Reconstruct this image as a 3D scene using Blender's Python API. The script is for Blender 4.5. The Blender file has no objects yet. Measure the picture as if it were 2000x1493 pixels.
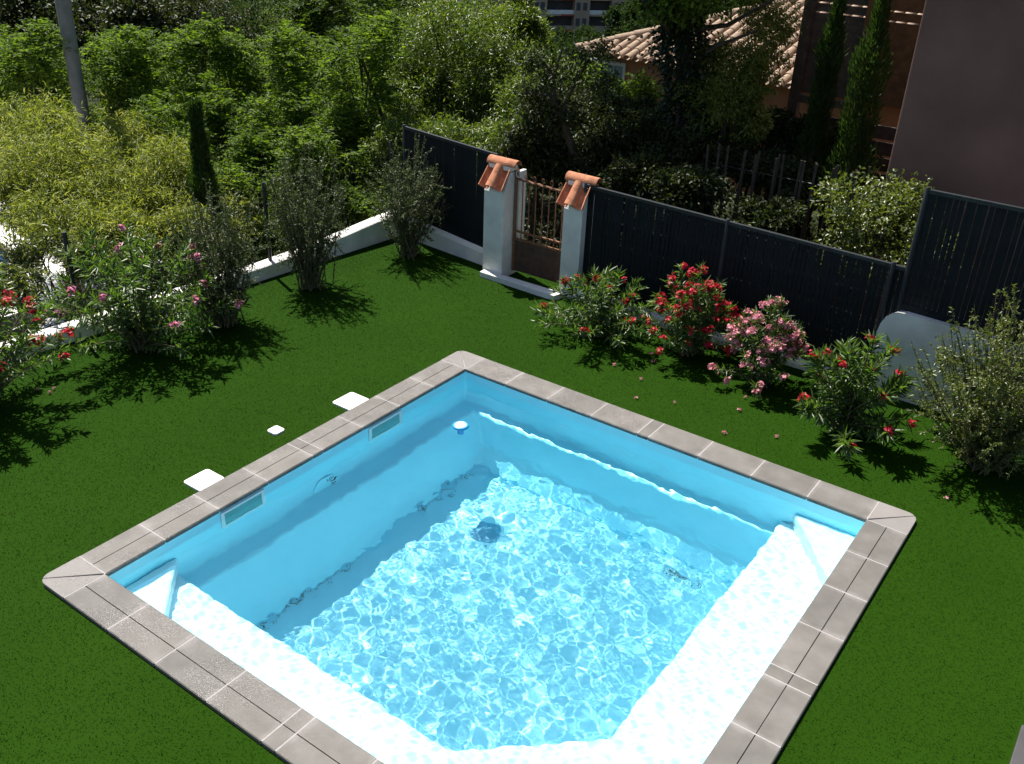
import bpy, bmesh, math
import numpy as np
from mathutils import Matrix, Vector
sc = bpy.context.scene
col = sc.collection
rng = np.random.default_rng(11)

# ------------------------------------------------------------------ camera
FPX, W0, H0 = 1859.4689, 2000.0, 1493.0
CPOS = np.array([5.65034706, -7.1550235, 4.48748928])
RM = (Matrix.Rotation(math.radians(34.76431835), 3, 'Z') @ Matrix.Rotation(math.radians(61.89931408), 3, 'X')
      @ Matrix.Rotation(math.radians(2.31626955), 3, 'Z'))
cam = bpy.data.objects.new('camera', bpy.data.cameras.new('camera'))
col.objects.link(cam)
cam.data.sensor_width = 36
cam.data.lens = FPX / W0 * 36
cam.data.clip_end = 3000
cam.matrix_world = Matrix.Translation(CPOS.tolist()) @ RM.to_4x4()
sc.camera = cam

# ------------------------------------------------------------------ sky, sun, exposure
SUN_EL, SUN_HEAD = 60.0, -21.0
sd = Vector((math.cos(math.radians(SUN_HEAD)) * math.cos(math.radians(SUN_EL)),
             math.sin(math.radians(SUN_HEAD)) * math.cos(math.radians(SUN_EL)), -math.sin(math.radians(SUN_EL))))
world = bpy.data.worlds.new('World')
sc.world = world
world.use_nodes = True
wn = world.node_tree
sky = wn.nodes.new('ShaderNodeTexSky')
sky.sky_type = 'NISHITA'
sky.sun_disc = False
sky.sun_elevation = math.radians(SUN_EL)
sky.sun_rotation = math.atan2(-sd.x, -sd.y)
wn.links.new(sky.outputs[0], wn.nodes['Background'].inputs[0])
wn.nodes['Background'].inputs[1].default_value = 0.06
sun = bpy.data.objects.new('sun', bpy.data.lights.new('sun', 'SUN'))
col.objects.link(sun)
sun.data.energy = 5.0
sun.data.angle = math.radians(0.5)
sun.data.color = (1.0, 0.95, 0.87)
sun.rotation_euler = sd.to_track_quat('-Z', 'Y').to_euler()
sun.data.cycles.is_caustics_light = True
sc.view_settings.view_transform = 'Standard'
sc.view_settings.look = 'None'
sc.view_settings.exposure = 1.0
sc.view_settings.gamma = 1
sc.view_settings.use_curve_mapping = False
sc.cycles.use_denoising = True
sc.cycles.max_bounces = 12
sc.cycles.diffuse_bounces = 8
sc.cycles.glossy_bounces = 3
sc.cycles.transmission_bounces = 8
sc.cycles.transparent_max_bounces = 8

# ------------------------------------------------------------------ helpers
RMN = np.array(RM)
def ray(px, py):
    return RMN @ np.array([(px - W0 / 2) / FPX, -(py - H0 / 2) / FPX, -1.0])
def at(px, py, dist):
    d = ray(px, py); d = d / np.hypot(d[0], d[1]); return CPOS + d * dist
def on_z(px, py, z):
    d = ray(px, py); return CPOS + d * ((z - CPOS[2]) / d[2])
def on_y(px, py, y):
    d = ray(px, py); return CPOS + d * ((y - CPOS[1]) / d[1])

def smooth01(t):
    t = np.clip(t, 0, 1); return t * t * (3 - 2 * t)
def terrain(x, y):
    t = -0.6 * x + 0.8 * y - 3
    h = -0.35 - 0.75 * smooth01((-3.45 - x) / 0.9) - 0.17 * np.clip(t - 3, 0, 130) + 0.3 * np.maximum(t - 215, 0)
    return h + 0.08 * np.sin(x * 0.9 + 1.3) * np.sin(y * 0.8) - 0.08

def wloc(o):
    v = Vector((0, 0, 0))
    while o is not None:
        v = v + o.location; o = o.parent
    return v
def tag(o, label=None, cat=None, group=None, kind=None):
    if label: o['label'] = label
    if cat: o['category'] = cat
    if group: o['group'] = group
    if kind: o['kind'] = kind
    return o
def thing(name, loc, label, cat, group=None):
    o = bpy.data.objects.new(name, None); col.objects.link(o)
    o.location = [float(a) for a in loc]; o.empty_display_size = 0.1
    return tag(o, label, cat, group)
def link(name, me, parent=None, loc=None, rot=None):
    o = bpy.data.objects.new(name, me); col.objects.link(o)
    if parent is not None:
        o.parent = parent
    if loc is not None:
        o.location = Vector([float(a) for a in loc]) - (wloc(parent) if parent else Vector())
    if rot is not None:
        o.rotation_euler = rot
    return o
def np_mesh(name, V, F, mats, smooth=False, mi=None):
    V = np.asarray(V, dtype=np.float32).reshape(-1, 3); F = np.asarray(F, dtype=np.int32)
    me = bpy.data.meshes.new(name)
    n, k = F.shape
    me.vertices.add(len(V)); me.vertices.foreach_set('co', V.ravel())
    me.loops.add(n * k); me.loops.foreach_set('vertex_index', F.ravel())
    me.polygons.add(n); me.polygons.foreach_set('loop_start', np.arange(0, n * k, k, dtype=np.int32))
    for m in (mats if isinstance(mats, (list, tuple)) else [mats]): me.materials.append(m)
    if smooth: me.polygons.foreach_set('use_smooth', np.ones(n, dtype=bool))
    if mi is not None: me.polygons.foreach_set('material_index', np.asarray(mi, dtype=np.int32))
    me.update(calc_edges=True)
    return me
def np_part(name, V, F, mats, parent=None, smooth=False, mi=None):
    V = np.asarray(V, dtype=float).reshape(-1, 3)
    if parent is not None: V = V - np.array(wloc(parent))
    return link(name, np_mesh(name, V, F, mats, smooth, mi), parent)

class MB:
    """collects polygons, builds one mesh"""
    def __init__(s): s.v = []; s.f = []
    def add(s, v, f):
        b = len(s.v); s.v += [tuple(float(c) for c in p) for p in v]; s.f += [tuple(i + b for i in q) for q in f]; return s
    def box(s, x0, x1, y0, y1, z0, z1):
        return s.prism([(x0, y0), (x1, y0), (x1, y1), (x0, y1)], z0, z1)
    def prism(s, p, z0, z1):
        k = len(p)
        a = sum(p[i][0] * p[(i + 1) % k][1] - p[(i + 1) % k][0] * p[i][1] for i in range(k))
        if a < 0: p = p[::-1]
        v = [(x, y, z0) for x, y in p] + [(x, y, z1) for x, y in p]
        f = [tuple(range(k, 2 * k)), tuple(range(k - 1, -1, -1))] + [(j, (j + 1) % k, (j + 1) % k + k, j + k) for j in range(k)]
        return s.add(v, f)
    def hexa(s, b, t):
        """bottom quad (ccw), top quad"""
        return s.add(list(b) + list(t), [(4, 5, 6, 7), (3, 2, 1, 0)] + [(j, (j + 1) % 4, (j + 1) % 4 + 4, j + 4) for j in range(4)])
    def tube(s, pts, rad, seg=6):
        pts = [Vector([float(c) for c in p]) for p in pts]; n = len(pts)
        rad = [rad] * n if np.isscalar(rad) else rad
        v = []; f = []
        for i, p in enumerate(pts):
            d = (pts[min(i + 1, n - 1)] - pts[max(i - 1, 0)]).normalized()
            u = d.cross(Vector((0.31, 0.17, 0.93)))
            if u.length < 1e-3: u = d.cross(Vector((1, 0, 0)))
            u.normalize(); w = d.cross(u)
            for j in range(seg):
                a = 2 * math.pi * j / seg
                v.append(p + (u * math.cos(a) + w * math.sin(a)) * rad[i])
        for i in range(n - 1):
            for j in range(seg):
                a = i * seg + j; b = i * seg + (j + 1) % seg
                f.append((a, b, b + seg, a + seg))
        f.append(tuple(range(seg - 1, -1, -1))); f.append(tuple(range((n - 1) * seg, n * seg)))
        return s.add(v, f)
    def lathe(s, prof, c=(0, 0, 0), seg=24):
        v = []; f = []; n = len(prof)
        for r, z in prof:
            for j in range(seg):
                a = 2 * math.pi * j / seg; v.append((c[0] + r * math.cos(a), c[1] + r * math.sin(a), c[2] + z))
        for i in range(n - 1):
            for j in range(seg):
                a = i * seg + j; b = i * seg + (j + 1) % seg; f.append((a, b, b + seg, a + seg))
        f.append(tuple(range((n - 1) * seg, n * seg)))
        return s.add(v, f)
    def mesh(s, name, m, smooth=False, bevel=0.0, seg=2):
        me = bpy.data.meshes.new(name); me.from_pydata(s.v, [], s.f)
        if bevel > 0:
            bm = bmesh.new(); bm.from_mesh(me)
            es = [e for e in bm.edges if len(e.link_faces) == 2 and e.calc_face_angle(0) > 0.5]
            bmesh.ops.bevel(bm, geom=es, offset=bevel, segments=seg, profile=0.5, affect='EDGES', clamp_overlap=True)
            bm.to_mesh(me); bm.free()
        for q in (m if isinstance(m, (list, tuple)) else [m]): me.materials.append(q)
        if smooth:
            me.polygons.foreach_set('use_smooth', [True] * len(me.polygons))
            try: me.set_sharp_from_angle(angle=math.radians(38))
            except Exception: pass
        return me
    def build(s, name, m, parent=None, smooth=False, bevel=0.0, seg=2):
        if parent is not None:
            o = wloc(parent); s.v = [(a - o.x, b - o.y, c - o.z) for a, b, c in s.v]
        return link(name, s.mesh(name, m, smooth, bevel, seg), parent)

# ------------------------------------------------------------------ materials
def new_mat(name):
    m = bpy.data.materials.new(name); m.use_nodes = True
    nt = m.node_tree; return m, nt, nt.nodes['Principled BSDF']
def N(nt, t, **kw):
    n = nt.nodes.new(t)
    for k, v in kw.items():
        if hasattr(n, k): setattr(n, k, v)
        else: n.inputs[k].default_value = v
    return n
def ramp(nt, fac, stops):
    r = nt.nodes.new('ShaderNodeValToRGB'); e = r.color_ramp.elements
    while len(e) < len(stops): e.new(0.5)
    for q, (p, c) in zip(e, stops):
        q.position = p; q.color = (*c, 1) if len(c) == 3 else c
    nt.links.new(fac, r.inputs[0]); return r
def plain(name, c, rough=0.6, var=0.12, scale=6.0, bump=0.0, bscale=60.0, metal=0.0, spec=0.5):
    m, nt, b = new_mat(name)
    tc = N(nt, 'ShaderNodeTexCoord'); no = N(nt, 'ShaderNodeTexNoise'); no.inputs['Scale'].default_value = scale
    no.inputs['Detail'].default_value = 6; nt.links.new(tc.outputs['Object'], no.inputs['Vector'])
    r = ramp(nt, no.outputs['Fac'], [(0.3, tuple(x * (1 - var) for x in c)), (0.72, tuple(min(1, x * (1 + var)) for x in c))])
    nt.links.new(r.outputs[0], b.inputs['Base Color'])
    b.inputs['Roughness'].default_value = rough; b.inputs['Metallic'].default_value = metal
    b.inputs['Specular IOR Level'].default_value = spec
    if bump > 0:
        n2 = N(nt, 'ShaderNodeTexNoise'); n2.inputs['Scale'].default_value = bscale; n2.inputs['Detail'].default_value = 5
        nt.links.new(tc.outputs['Object'], n2.inputs['Vector'])
        bp = N(nt, 'ShaderNodeBump'); bp.inputs['Strength'].default_value = bump; bp.inputs['Distance'].default_value = 0.01
        nt.links.new(n2.outputs['Fac'], bp.inputs['Height']); nt.links.new(bp.outputs[0], b.inputs['Normal'])
    return m
def leaf_mat(name, cols, trans=0.35, tcol=None, rough=0.38, spec=0.5):
    """per-leaf colour; thin-leaf translucency"""
    m, nt, b = new_mat(name)
    g = N(nt, 'ShaderNodeNewGeometry')
    cols = [tuple(x * 0.86 for x in c) for c in cols]
    st = [(i / max(1, len(cols) - 1), c) for i, c in enumerate(cols)]
    r = ramp(nt, g.outputs['Random Per Island'], st)
    nt.links.new(r.outputs[0], b.inputs['Base Color'])
    b.inputs['Roughness'].default_value = rough; b.inputs['Specular IOR Level'].default_value = spec
    tr = N(nt, 'ShaderNodeBsdfTranslucent')
    mu = N(nt, 'ShaderNodeMixRGB'); mu.blend_type = 'MULTIPLY'; mu.inputs[0].default_value = 1
    mu.inputs[2].default_value = (*(tcol or (1.25, 1.35, 0.6)), 1)
    nt.links.new(r.outputs[0], mu.inputs[1]); nt.links.new(mu.outputs[0], tr.inputs[0])
    mx = N(nt, 'ShaderNodeMixShader'); mx.inputs[0].default_value = trans
    nt.links.new(b.outputs[0], mx.inputs[1]); nt.links.new(tr.outputs[0], mx.inputs[2])
    nt.links.new(mx.outputs[0], nt.nodes['Material Output'].inputs[0])
    return m

M = {}
M['liner'] = plain('pool_liner', (0.41, 0.87, 0.98), 0.35, 0.03, 3)
M['step'] = plain('liner_brightened', (0.78, 0.90, 0.94), 0.4, 0.03, 3)  # liner whitened on steps and bench to paint in shallow-water brightness
M['white'] = plain('white_render', (0.70, 0.69, 0.655), 0.85, 0.17, 3.5, 0.6, 70)
M['white_clean'] = plain('white_plastic', (0.86, 0.86, 0.85), 0.45, 0.02)
M['black'] = plain('black_metal', (0.012, 0.014, 0.016), 0.4, 0.1)
M['slat'] = plain('anthracite_slat', (0.009, 0.012, 0.0145), 0.65, 0.3, 9, spec=0.15)
M['rail'] = plain('anthracite_rail', (0.018, 0.022, 0.025), 0.5, 0.15, 9, spec=0.3)
M['rust'] = plain('rusty_iron', (0.20, 0.085, 0.04), 0.75, 0.35, 30, 0.4, 120)
M['rustpanel'] = plain('rusty_sheet', (0.075, 0.036, 0.022), 0.7, 0.4, 12, 0.3, 90)
M['terracotta'] = plain('terracotta', (0.40, 0.165, 0.09), 0.85, 0.45, 11, 0.6, 60, spec=0.25)
M['oldtile'] = plain('weathered_tile', (0.27, 0.19, 0.13), 0.85, 0.40, 9, 0.3, 60)
M['ochre'] = plain('ochre_render', (0.46, 0.21, 0.11), 0.9, 0.12, 3, 0.2, 60)
M['mauve'] = plain('mauve_render', (0.175, 0.094, 0.076), 0.95, 0.20, 1.6, 0.4, 70)
M['concrete'] = plain('concrete_pole', (0.20, 0.195, 0.19), 0.9, 0.2, 7, 0.3, 60)
M['woodgrey'] = plain('grey_wood', (0.085, 0.066, 0.048), 0.85, 0.35, 9, 0.3, 40)
M['woodred'] = plain('orange_wood', (0.12, 0.062, 0.022), 0.8, 0.35, 9, 0.3, 40)
M['bark'] = plain('bark', (0.055, 0.042, 0.03), 0.95, 0.4, 12, 0.6, 40)
M['stem'] = plain('stem', (0.10, 0.09, 0.045), 0.8, 0.3, 20)
M['glass'] = plain('window_glass', (0.20, 0.30, 0.34), 0.08, 0.1)
M['teal'] = plain('skimmer_flap', (0.16, 0.42, 0.42), 0.4, 0.1)
M['blue'] = plain('blue_plastic', (0.03, 0.30, 0.62), 0.35, 0.05)
M['navy'] = plain('dark_blue_liner', (0.012, 0.045, 0.13), 0.2, 0.2)
M['terrace'] = plain('dark_terrace', (0.045, 0.042, 0.045), 0.7, 0.2)
M['stone'] = plain('white_stone', (0.74, 0.72, 0.70), 0.9, 0.15, 8, 0.5, 30)
M['litter'] = leaf_mat('leaf_litter', [(0.10, 0.11, 0.05), (0.16, 0.14, 0.07), (0.06, 0.07, 0.035)], 0.1)
M['grout'] = plain('grout', (0.30, 0.28, 0.275), 0.9, 0.12, 30, 0.3, 200)

# coping: grey sandstone tile, wet in splashed patches (a wet film is darker and glossy)
def coping_mat():
    m, nt, b = new_mat('coping_stone')
    geo = N(nt, 'ShaderNodeNewGeometry'); oi = N(nt, 'ShaderNodeObjectInfo')
    n1 = N(nt, 'ShaderNodeTexNoise'); n1.inputs['Scale'].default_value = 5; n1.inputs['Detail'].default_value = 8
    n2 = N(nt, 'ShaderNodeTexNoise'); n2.inputs['Scale'].default_value = 160; n2.inputs['Detail'].default_value = 3
    n3 = N(nt, 'ShaderNodeTexNoise'); n3.inputs['Scale'].default_value = 1.9; n3.inputs['Detail'].default_value = 7; n3.inputs['Roughness'].default_value = 0.68
    for n in (n1, n2, n3): nt.links.new(geo.outputs['Position'], n.inputs['Vector'])
    r1 = ramp(nt, n1.outputs['Fac'], [(0.28, (0.098, 0.091, 0.083)), (0.55, (0.130, 0.122, 0.112)), (0.78, (0.162, 0.153, 0.143))])
    ri = ramp(nt, oi.outputs['Random'], [(0, (0.86, 0.86, 0.86)), (1, (1.08, 1.06, 1.05))])
    mu = N(nt, 'ShaderNodeMixRGB'); mu.blend_type = 'MULTIPLY'; mu.inputs[0].default_value = 1
    nt.links.new(r1.outputs[0], mu.inputs[1]); nt.links.new(ri.outputs[0], mu.inputs[2])
    sp = ramp(nt, n2.outputs['Fac'], [(0.3, (0.94, 0.94, 0.94)), (0.7, (1.05, 1.05, 1.05))])
    mu2 = N(nt, 'ShaderNodeMixRGB'); mu2.blend_type = 'MULTIPLY'; mu2.inputs[0].default_value = 1
    nt.links.new(mu.outputs[0], mu2.inputs[1]); nt.links.new(sp.outputs[0], mu2.inputs[2])
    tco = N(nt, 'ShaderNodeTexCoord'); sx = N(nt, 'ShaderNodeSeparateXYZ'); nt.links.new(tco.outputs['Object'], sx.inputs[0])
    ab = N(nt, 'ShaderNodeMath', operation='ABSOLUTE'); nt.links.new(sx.outputs[0], ab.inputs[0])
    na = N(nt, 'ShaderNodeMath', operation='MULTIPLY_ADD'); nt.links.new(n1.outputs['Fac'], na.inputs[0]); na.inputs[1].default_value = 0.13; nt.links.new(ab.outputs[0], na.inputs[2])
    ef = ramp(nt, na.outputs[0], [(0.272, (0, 0, 0)), (0.325, (0.4, 0.4, 0.4))])
    em = N(nt, 'ShaderNodeMixRGB'); em.inputs[2].default_value = (0.27, 0.25, 0.245, 1)
    nt.links.new(ef.outputs[0], em.inputs[0]); nt.links.new(mu2.outputs[0], em.inputs[1]); mu2 = em
    wet = ramp(nt, n3.outputs['Fac'], [(0.46, (0, 0, 0)), (0.54, (1, 1, 1))])
    # splashes wet the far-left half of the surround; the rest has dried
    ps = N(nt, 'ShaderNodeSeparateXYZ'); nt.links.new(geo.outputs['Position'], ps.inputs[0])
    mr = N(nt, 'ShaderNodeMapRange'); mr.inputs['From Min'].default_value = 2.0; mr.inputs['From Max'].default_value = 3.0
    mr.inputs['To Min'].default_value = 1.0; mr.inputs['To Max'].default_value = 0.0; nt.links.new(ps.outputs[0], mr.inputs['Value'])
    wx = N(nt, 'ShaderNodeMixRGB'); wx.blend_type = 'MULTIPLY'; wx.inputs[0].default_value = 1
    nt.links.new(wet.outputs[0], wx.inputs[1]); nt.links.new(mr.outputs[0], wx.inputs[2]); wet = wx
    wm = N(nt, 'ShaderNodeMixRGB'); wm.blend_type = 'MULTIPLY'; wm.inputs[2].default_value = (0.80, 0.77, 0.76, 1)
    nt.links.new(wet.outputs[0], wm.inputs[0]); nt.links.new(mu2.outputs[0], wm.inputs[1])
    nt.links.new(wm.outputs[0], b.inputs['Base Color'])
    b.inputs['Roughness'].default_value = 0.75
    nt.links.new(wet.outputs[0], b.inputs['Coat Weight'])
    b.inputs['Coat Roughness'].default_value = 0.30
    n4 = N(nt, 'ShaderNodeTexNoise'); n4.inputs['Scale'].default_value = 85; n4.inputs['Detail'].default_value = 2
    nt.links.new(geo.outputs['Position'], n4.inputs['Vector'])
    bp = N(nt, 'ShaderNodeBump'); bp.inputs['Strength'].default_value = 1.0; bp.inputs['Distance'].default_value = 0.016
    nt.links.new(n4.outputs['Fac'], bp.inputs['Height']); nt.links.new(bp.outputs[0], b.inputs['Coat Normal'])
    bp2 = N(nt, 'ShaderNodeBump'); bp2.inputs['Strength'].default_value = 0.35; bp2.inputs['Distance'].default_value = 0.004
    nt.links.new(n2.outputs['Fac'], bp2.inputs['Height']); nt.links.new(bp2.outputs[0], b.inputs['Normal'])
    return m
M['coping'] = coping_mat()

def water_mat():
    m = bpy.data.materials.new('pool_water'); m.use_nodes = True; nt = m.node_tree; nt.nodes.clear()
    o = nt.nodes.new('ShaderNodeOutputMaterial'); g = nt.nodes.new('ShaderNodeBsdfGlass')
    g.inputs['IOR'].default_value = 1.333; g.inputs['Roughness'].default_value = 0
    g.inputs['Color'].default_value = (0.86, 0.98, 1.0, 1)
    nt.links.new(g.outputs[0], o.inputs[0]); return m
M['water'] = water_mat()

def turf_mat():
    m, nt, b = new_mat('turf_sheet')
    geo = N(nt, 'ShaderNodeNewGeometry')
    n1 = N(nt, 'ShaderNodeTexNoise'); n1.inputs['Scale'].default_value = 0.9; n1.inputs['Detail'].default_value = 5
    n2 = N(nt, 'ShaderNodeTexNoise'); n2.inputs['Scale'].default_value = 90; n2.inputs['Detail'].default_value = 3
    for n in (n1, n2): nt.links.new(geo.outputs['Position'], n.inputs['Vector'])
    r = ramp(nt, n1.outputs['Fac'], [(0.3, (0.0105, 0.0345, 0.0008)), (0.7, (0.0125, 0.0395, 0.0011))])
    nt.links.new(r.outputs[0], b.inputs['Base Color']); b.inputs['Roughness'].default_value = 0.9
    b.inputs['Specular IOR Level'].default_value = 0.05
    bp = N(nt, 'ShaderNodeBump'); bp.inputs['Strength'].default_value = 0.3; bp.inputs['Distance'].default_value = 0.01
    nt.links.new(n2.outputs['Fac'], bp.inputs['Height']); nt.links.new(bp.outputs[0], b.inputs['Normal'])
    return m
M['turf'] = turf_mat()
def blade_mat():
    m, nt, b = new_mat('turf_blade')
    geo = N(nt, 'ShaderNodeNewGeometry')
    r = ramp(nt, geo.outputs['Random Per Island'], [(0, (0.0105, 0.0350, 0.0008)), (0.5, (0.0115, 0.0375, 0.0010)), (0.96, (0.0128, 0.0400, 0.0012)), (1.0, (0.017, 0.043, 0.003))])
    n1 = N(nt, 'ShaderNodeTexNoise'); n1.inputs['Scale'].default_value = 1.1; n1.inputs['Detail'].default_value = 5
    nt.links.new(geo.outputs['Position'], n1.inputs['Vector'])
    r2 = ramp(nt, n1.outputs['Fac'], [(0.28, (0.80, 0.86, 0.9)), (0.72, (1.22, 1.14, 1.1))])
    mu = N(nt, 'ShaderNodeMixRGB'); mu.blend_type = 'MULTIPLY'; mu.inputs[0].default_value = 1
    nt.links.new(r.outputs[0], mu.inputs[1]); nt.links.new(r2.outputs[0], mu.inputs[2])
    nt.links.new(mu.outputs[0], b.inputs['Base Color']); b.inputs['Roughness'].default_value = 0.6
    b.inputs['Specular IOR Level'].default_value = 0.06
    tr = N(nt, 'ShaderNodeBsdfTranslucent'); nt.links.new(mu.outputs[0], tr.inputs[0])
    mx = N(nt, 'ShaderNodeMixShader'); mx.inputs[0].default_value = 0.25
    nt.links.new(b.outputs[0], mx.inputs[1]); nt.links.new(tr.outputs[0], mx.inputs[2])
    nt.links.new(mx.outputs[0], nt.nodes['Material Output'].inputs[0])
    return m
M['blade'] = blade_mat()
M['ground'] = plain('ground_earth', (0.020, 0.026, 0.010), 0.95, 0.5, 1.2, 0.5, 5, spec=0.1)

M['lf_oleander'] = leaf_mat('oleander_leaf', [(0.045, 0.085, 0.030), (0.075, 0.13, 0.035), (0.12, 0.19, 0.04)], 0.42, (1.5, 1.7, 0.5), 0.36, 0.42)
M['lf_olive'] = leaf_mat('shrub_leaf', [(0.040, 0.062, 0.024), (0.070, 0.100, 0.034), (0.115, 0.145, 0.052)], 0.30, (1.2, 1.3, 0.6), 0.42, 0.3)
M['lf_fresh'] = leaf_mat('fresh_leaf', [(0.06, 0.085, 0.03), (0.11, 0.15, 0.035), (0.17, 0.20, 0.045)], 0.40, (1.4, 1.4, 0.5), 0.36)
M['lf_bamboo'] = leaf_mat('bamboo_leaf', [(0.11, 0.155, 0.025), (0.20, 0.25, 0.045), (0.40, 0.42, 0.12)], 0.45, (1.25, 1.25, 0.5), 0.5, 0.35)
M['lf_robinia'] = leaf_mat('robinia_leaf', [(0.050, 0.090, 0.018), (0.096, 0.155, 0.028), (0.21, 0.29, 0.042)], 0.50, (1.4, 1.55, 0.42), 0.55, 0.12)
M['lf_valley'] = leaf_mat('valley_leaf', [(0.030, 0.058, 0.014), (0.060, 0.105, 0.020), (0.13, 0.18, 0.03)], 0.45, (1.4, 1.5, 0.42), 0.55, 0.12)
M['lf_willow'] = leaf_mat('willow_leaf', [(0.048, 0.086, 0.018), (0.092, 0.148, 0.026), (0.19, 0.24, 0.04)], 0.45, (1.4, 1.45, 0.5), 0.36, 0.5)
M['lf_dark'] = leaf_mat('dark_leaf', [(0.018, 0.030, 0.011), (0.032, 0.048, 0.016), (0.065, 0.082, 0.022)], 0.30, (1.4, 1.4, 0.5), 0.5, 0.25)
M['lf_ivy'] = leaf_mat('ivy_leaf', [(0.010, 0.022, 0.009), (0.020, 0.040, 0.014), (0.035, 0.055, 0.02)], 0.15, None, 0.45, 0.3)
M['lf_cypress'] = leaf_mat('cypress_scale', [(0.025, 0.050, 0.012), (0.05, 0.095, 0.018), (0.035, 0.065, 0.016)], 0.40, None, 0.6, 0.3)
M['lf_pine'] = leaf_mat('conifer_leaf', [(0.06, 0.075, 0.025), (0.09, 0.105, 0.032)], 0.30, None, 0.6, 0.3)
M['lf_wood'] = leaf_mat('wood_leaf', [(0.015, 0.030, 0.010), (0.032, 0.058, 0.016), (0.055, 0.085, 0.022)], 0.30, None, 0.8, 0.08)
M['lf_orange'] = leaf_mat('orange_leaf', [(0.30, 0.10, 0.02), (0.40, 0.16, 0.03), (0.25, 0.12, 0.04)], 0.35, (1.2, 1.1, 0.6))
M['lf_grass'] = leaf_mat('yellow_grass', [(0.16, 0.17, 0.03), (0.25, 0.23, 0.05), (0.10, 0.14, 0.03)], 0.4, (1.2, 1.2, 0.6))
M['fl_red'] = leaf_mat('red_petal', [(0.42, 0.010, 0.025), (0.60, 0.018, 0.05), (0.50, 0.03, 0.03)], 0.35, (1.2, 1.2, 1.2), 0.5, 0.3)
M['fl_pink'] = leaf_mat('pink_petal', [(0.70, 0.20, 0.26), (0.80, 0.34, 0.40), (0.85, 0.45, 0.50), (0.62, 0.14, 0.20)], 0.35, (1.1, 1.1, 1.1), 0.5, 0.3)
M['fl_mauve'] = leaf_mat('mauve_petal', [(0.62, 0.14, 0.30), (0.75, 0.26, 0.42), (0.80, 0.40, 0.50)], 0.35, (1.1, 1.1, 1.1), 0.5, 0.3)

# ------------------------------------------------------------------ leaf tools
def unit(a): return a / np.maximum(np.linalg.norm(a, axis=-1, keepdims=True), 1e-9)
def leaf_geo(P, D, ln, wd, fold=0.35, rg=None, side=None):
    """diamond leaves with a folded midrib: base P, direction D"""
    rg = rg or rng
    n = len(P); D = unit(D)
    up = rg.normal(size=(n, 3)) * 0.55 + np.array([0, 0, 1.0]) if side is None else side
    S = unit(np.cross(D, up)); Nn = np.cross(S, D)
    ln = np.broadcast_to(ln, (n,))[:, None]; wd = np.broadcast_to(wd, (n,))[:, None]
    mid = P + D * ln * 0.45
    lift = Nn * wd * fold
    V = np.stack([P, mid + S * wd * 0.5 + lift, P + D * ln - Nn * ln * 0.08, mid - S * wd * 0.5 + lift], 1).reshape(-1, 3)
    b = (np.arange(n) * 4)[:, None]
    F = np.concatenate([b + np.array([[0, 1, 2]]), b + np.array([[0, 2, 3]])], 1).reshape(-1, 3)
    return V, F
def join(gs):
    V = []; F = []; o = 0
    for v, f in gs:
        V.append(v); F.append(f + o); o += len(v)
    return np.concatenate(V), np.concatenate(F)
def crown_geo(c, r, nclump, per, ln, wd, spread, droop=0.2, rg=None, shell=2.4, lumps=7):
    """clumps of leaves spread through an uneven ellipsoid"""
    rg = rg or rng
    c = np.asarray(c, float); r = np.asarray(r, float)
    # leaf pads of uneven size around the crown, with gaps between them
    pd = unit(rg.normal(size=(lumps, 3)) * np.array([1, 1, .8]) + np.array([0, 0, .25]))
    pc = pd * rg.uniform(.35, .85, (lumps, 1)); pr = rg.uniform(.26, .50, lumps)
    wgt = pr ** 2; own = rg.choice(lumps, nclump, p=wgt / wgt.sum())
    v = unit(rg.normal(size=(nclump, 3))) * (rg.random(nclump) ** (1 / shell))[:, None]
    Cc = pc[own] + v * pr[own][:, None] * np.array([1, 1, .72])
    u = unit(Cc * .6 + v); Cc = Cc * r
    P = np.repeat(Cc, per, 0) + rg.normal(size=(nclump * per, 3)) * spread * np.array([1, 1, 0.75])
    D = unit(np.repeat(u, per, 0) * 0.7 + rg.normal(size=(nclump * per, 3)) * 0.75 + np.array([0, 0, -droop]))
    s = rg.uniform(0.6, 1.25, len(P))
    return leaf_geo(P + c, D, ln * s, wd * s, 0.3, rg)
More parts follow.
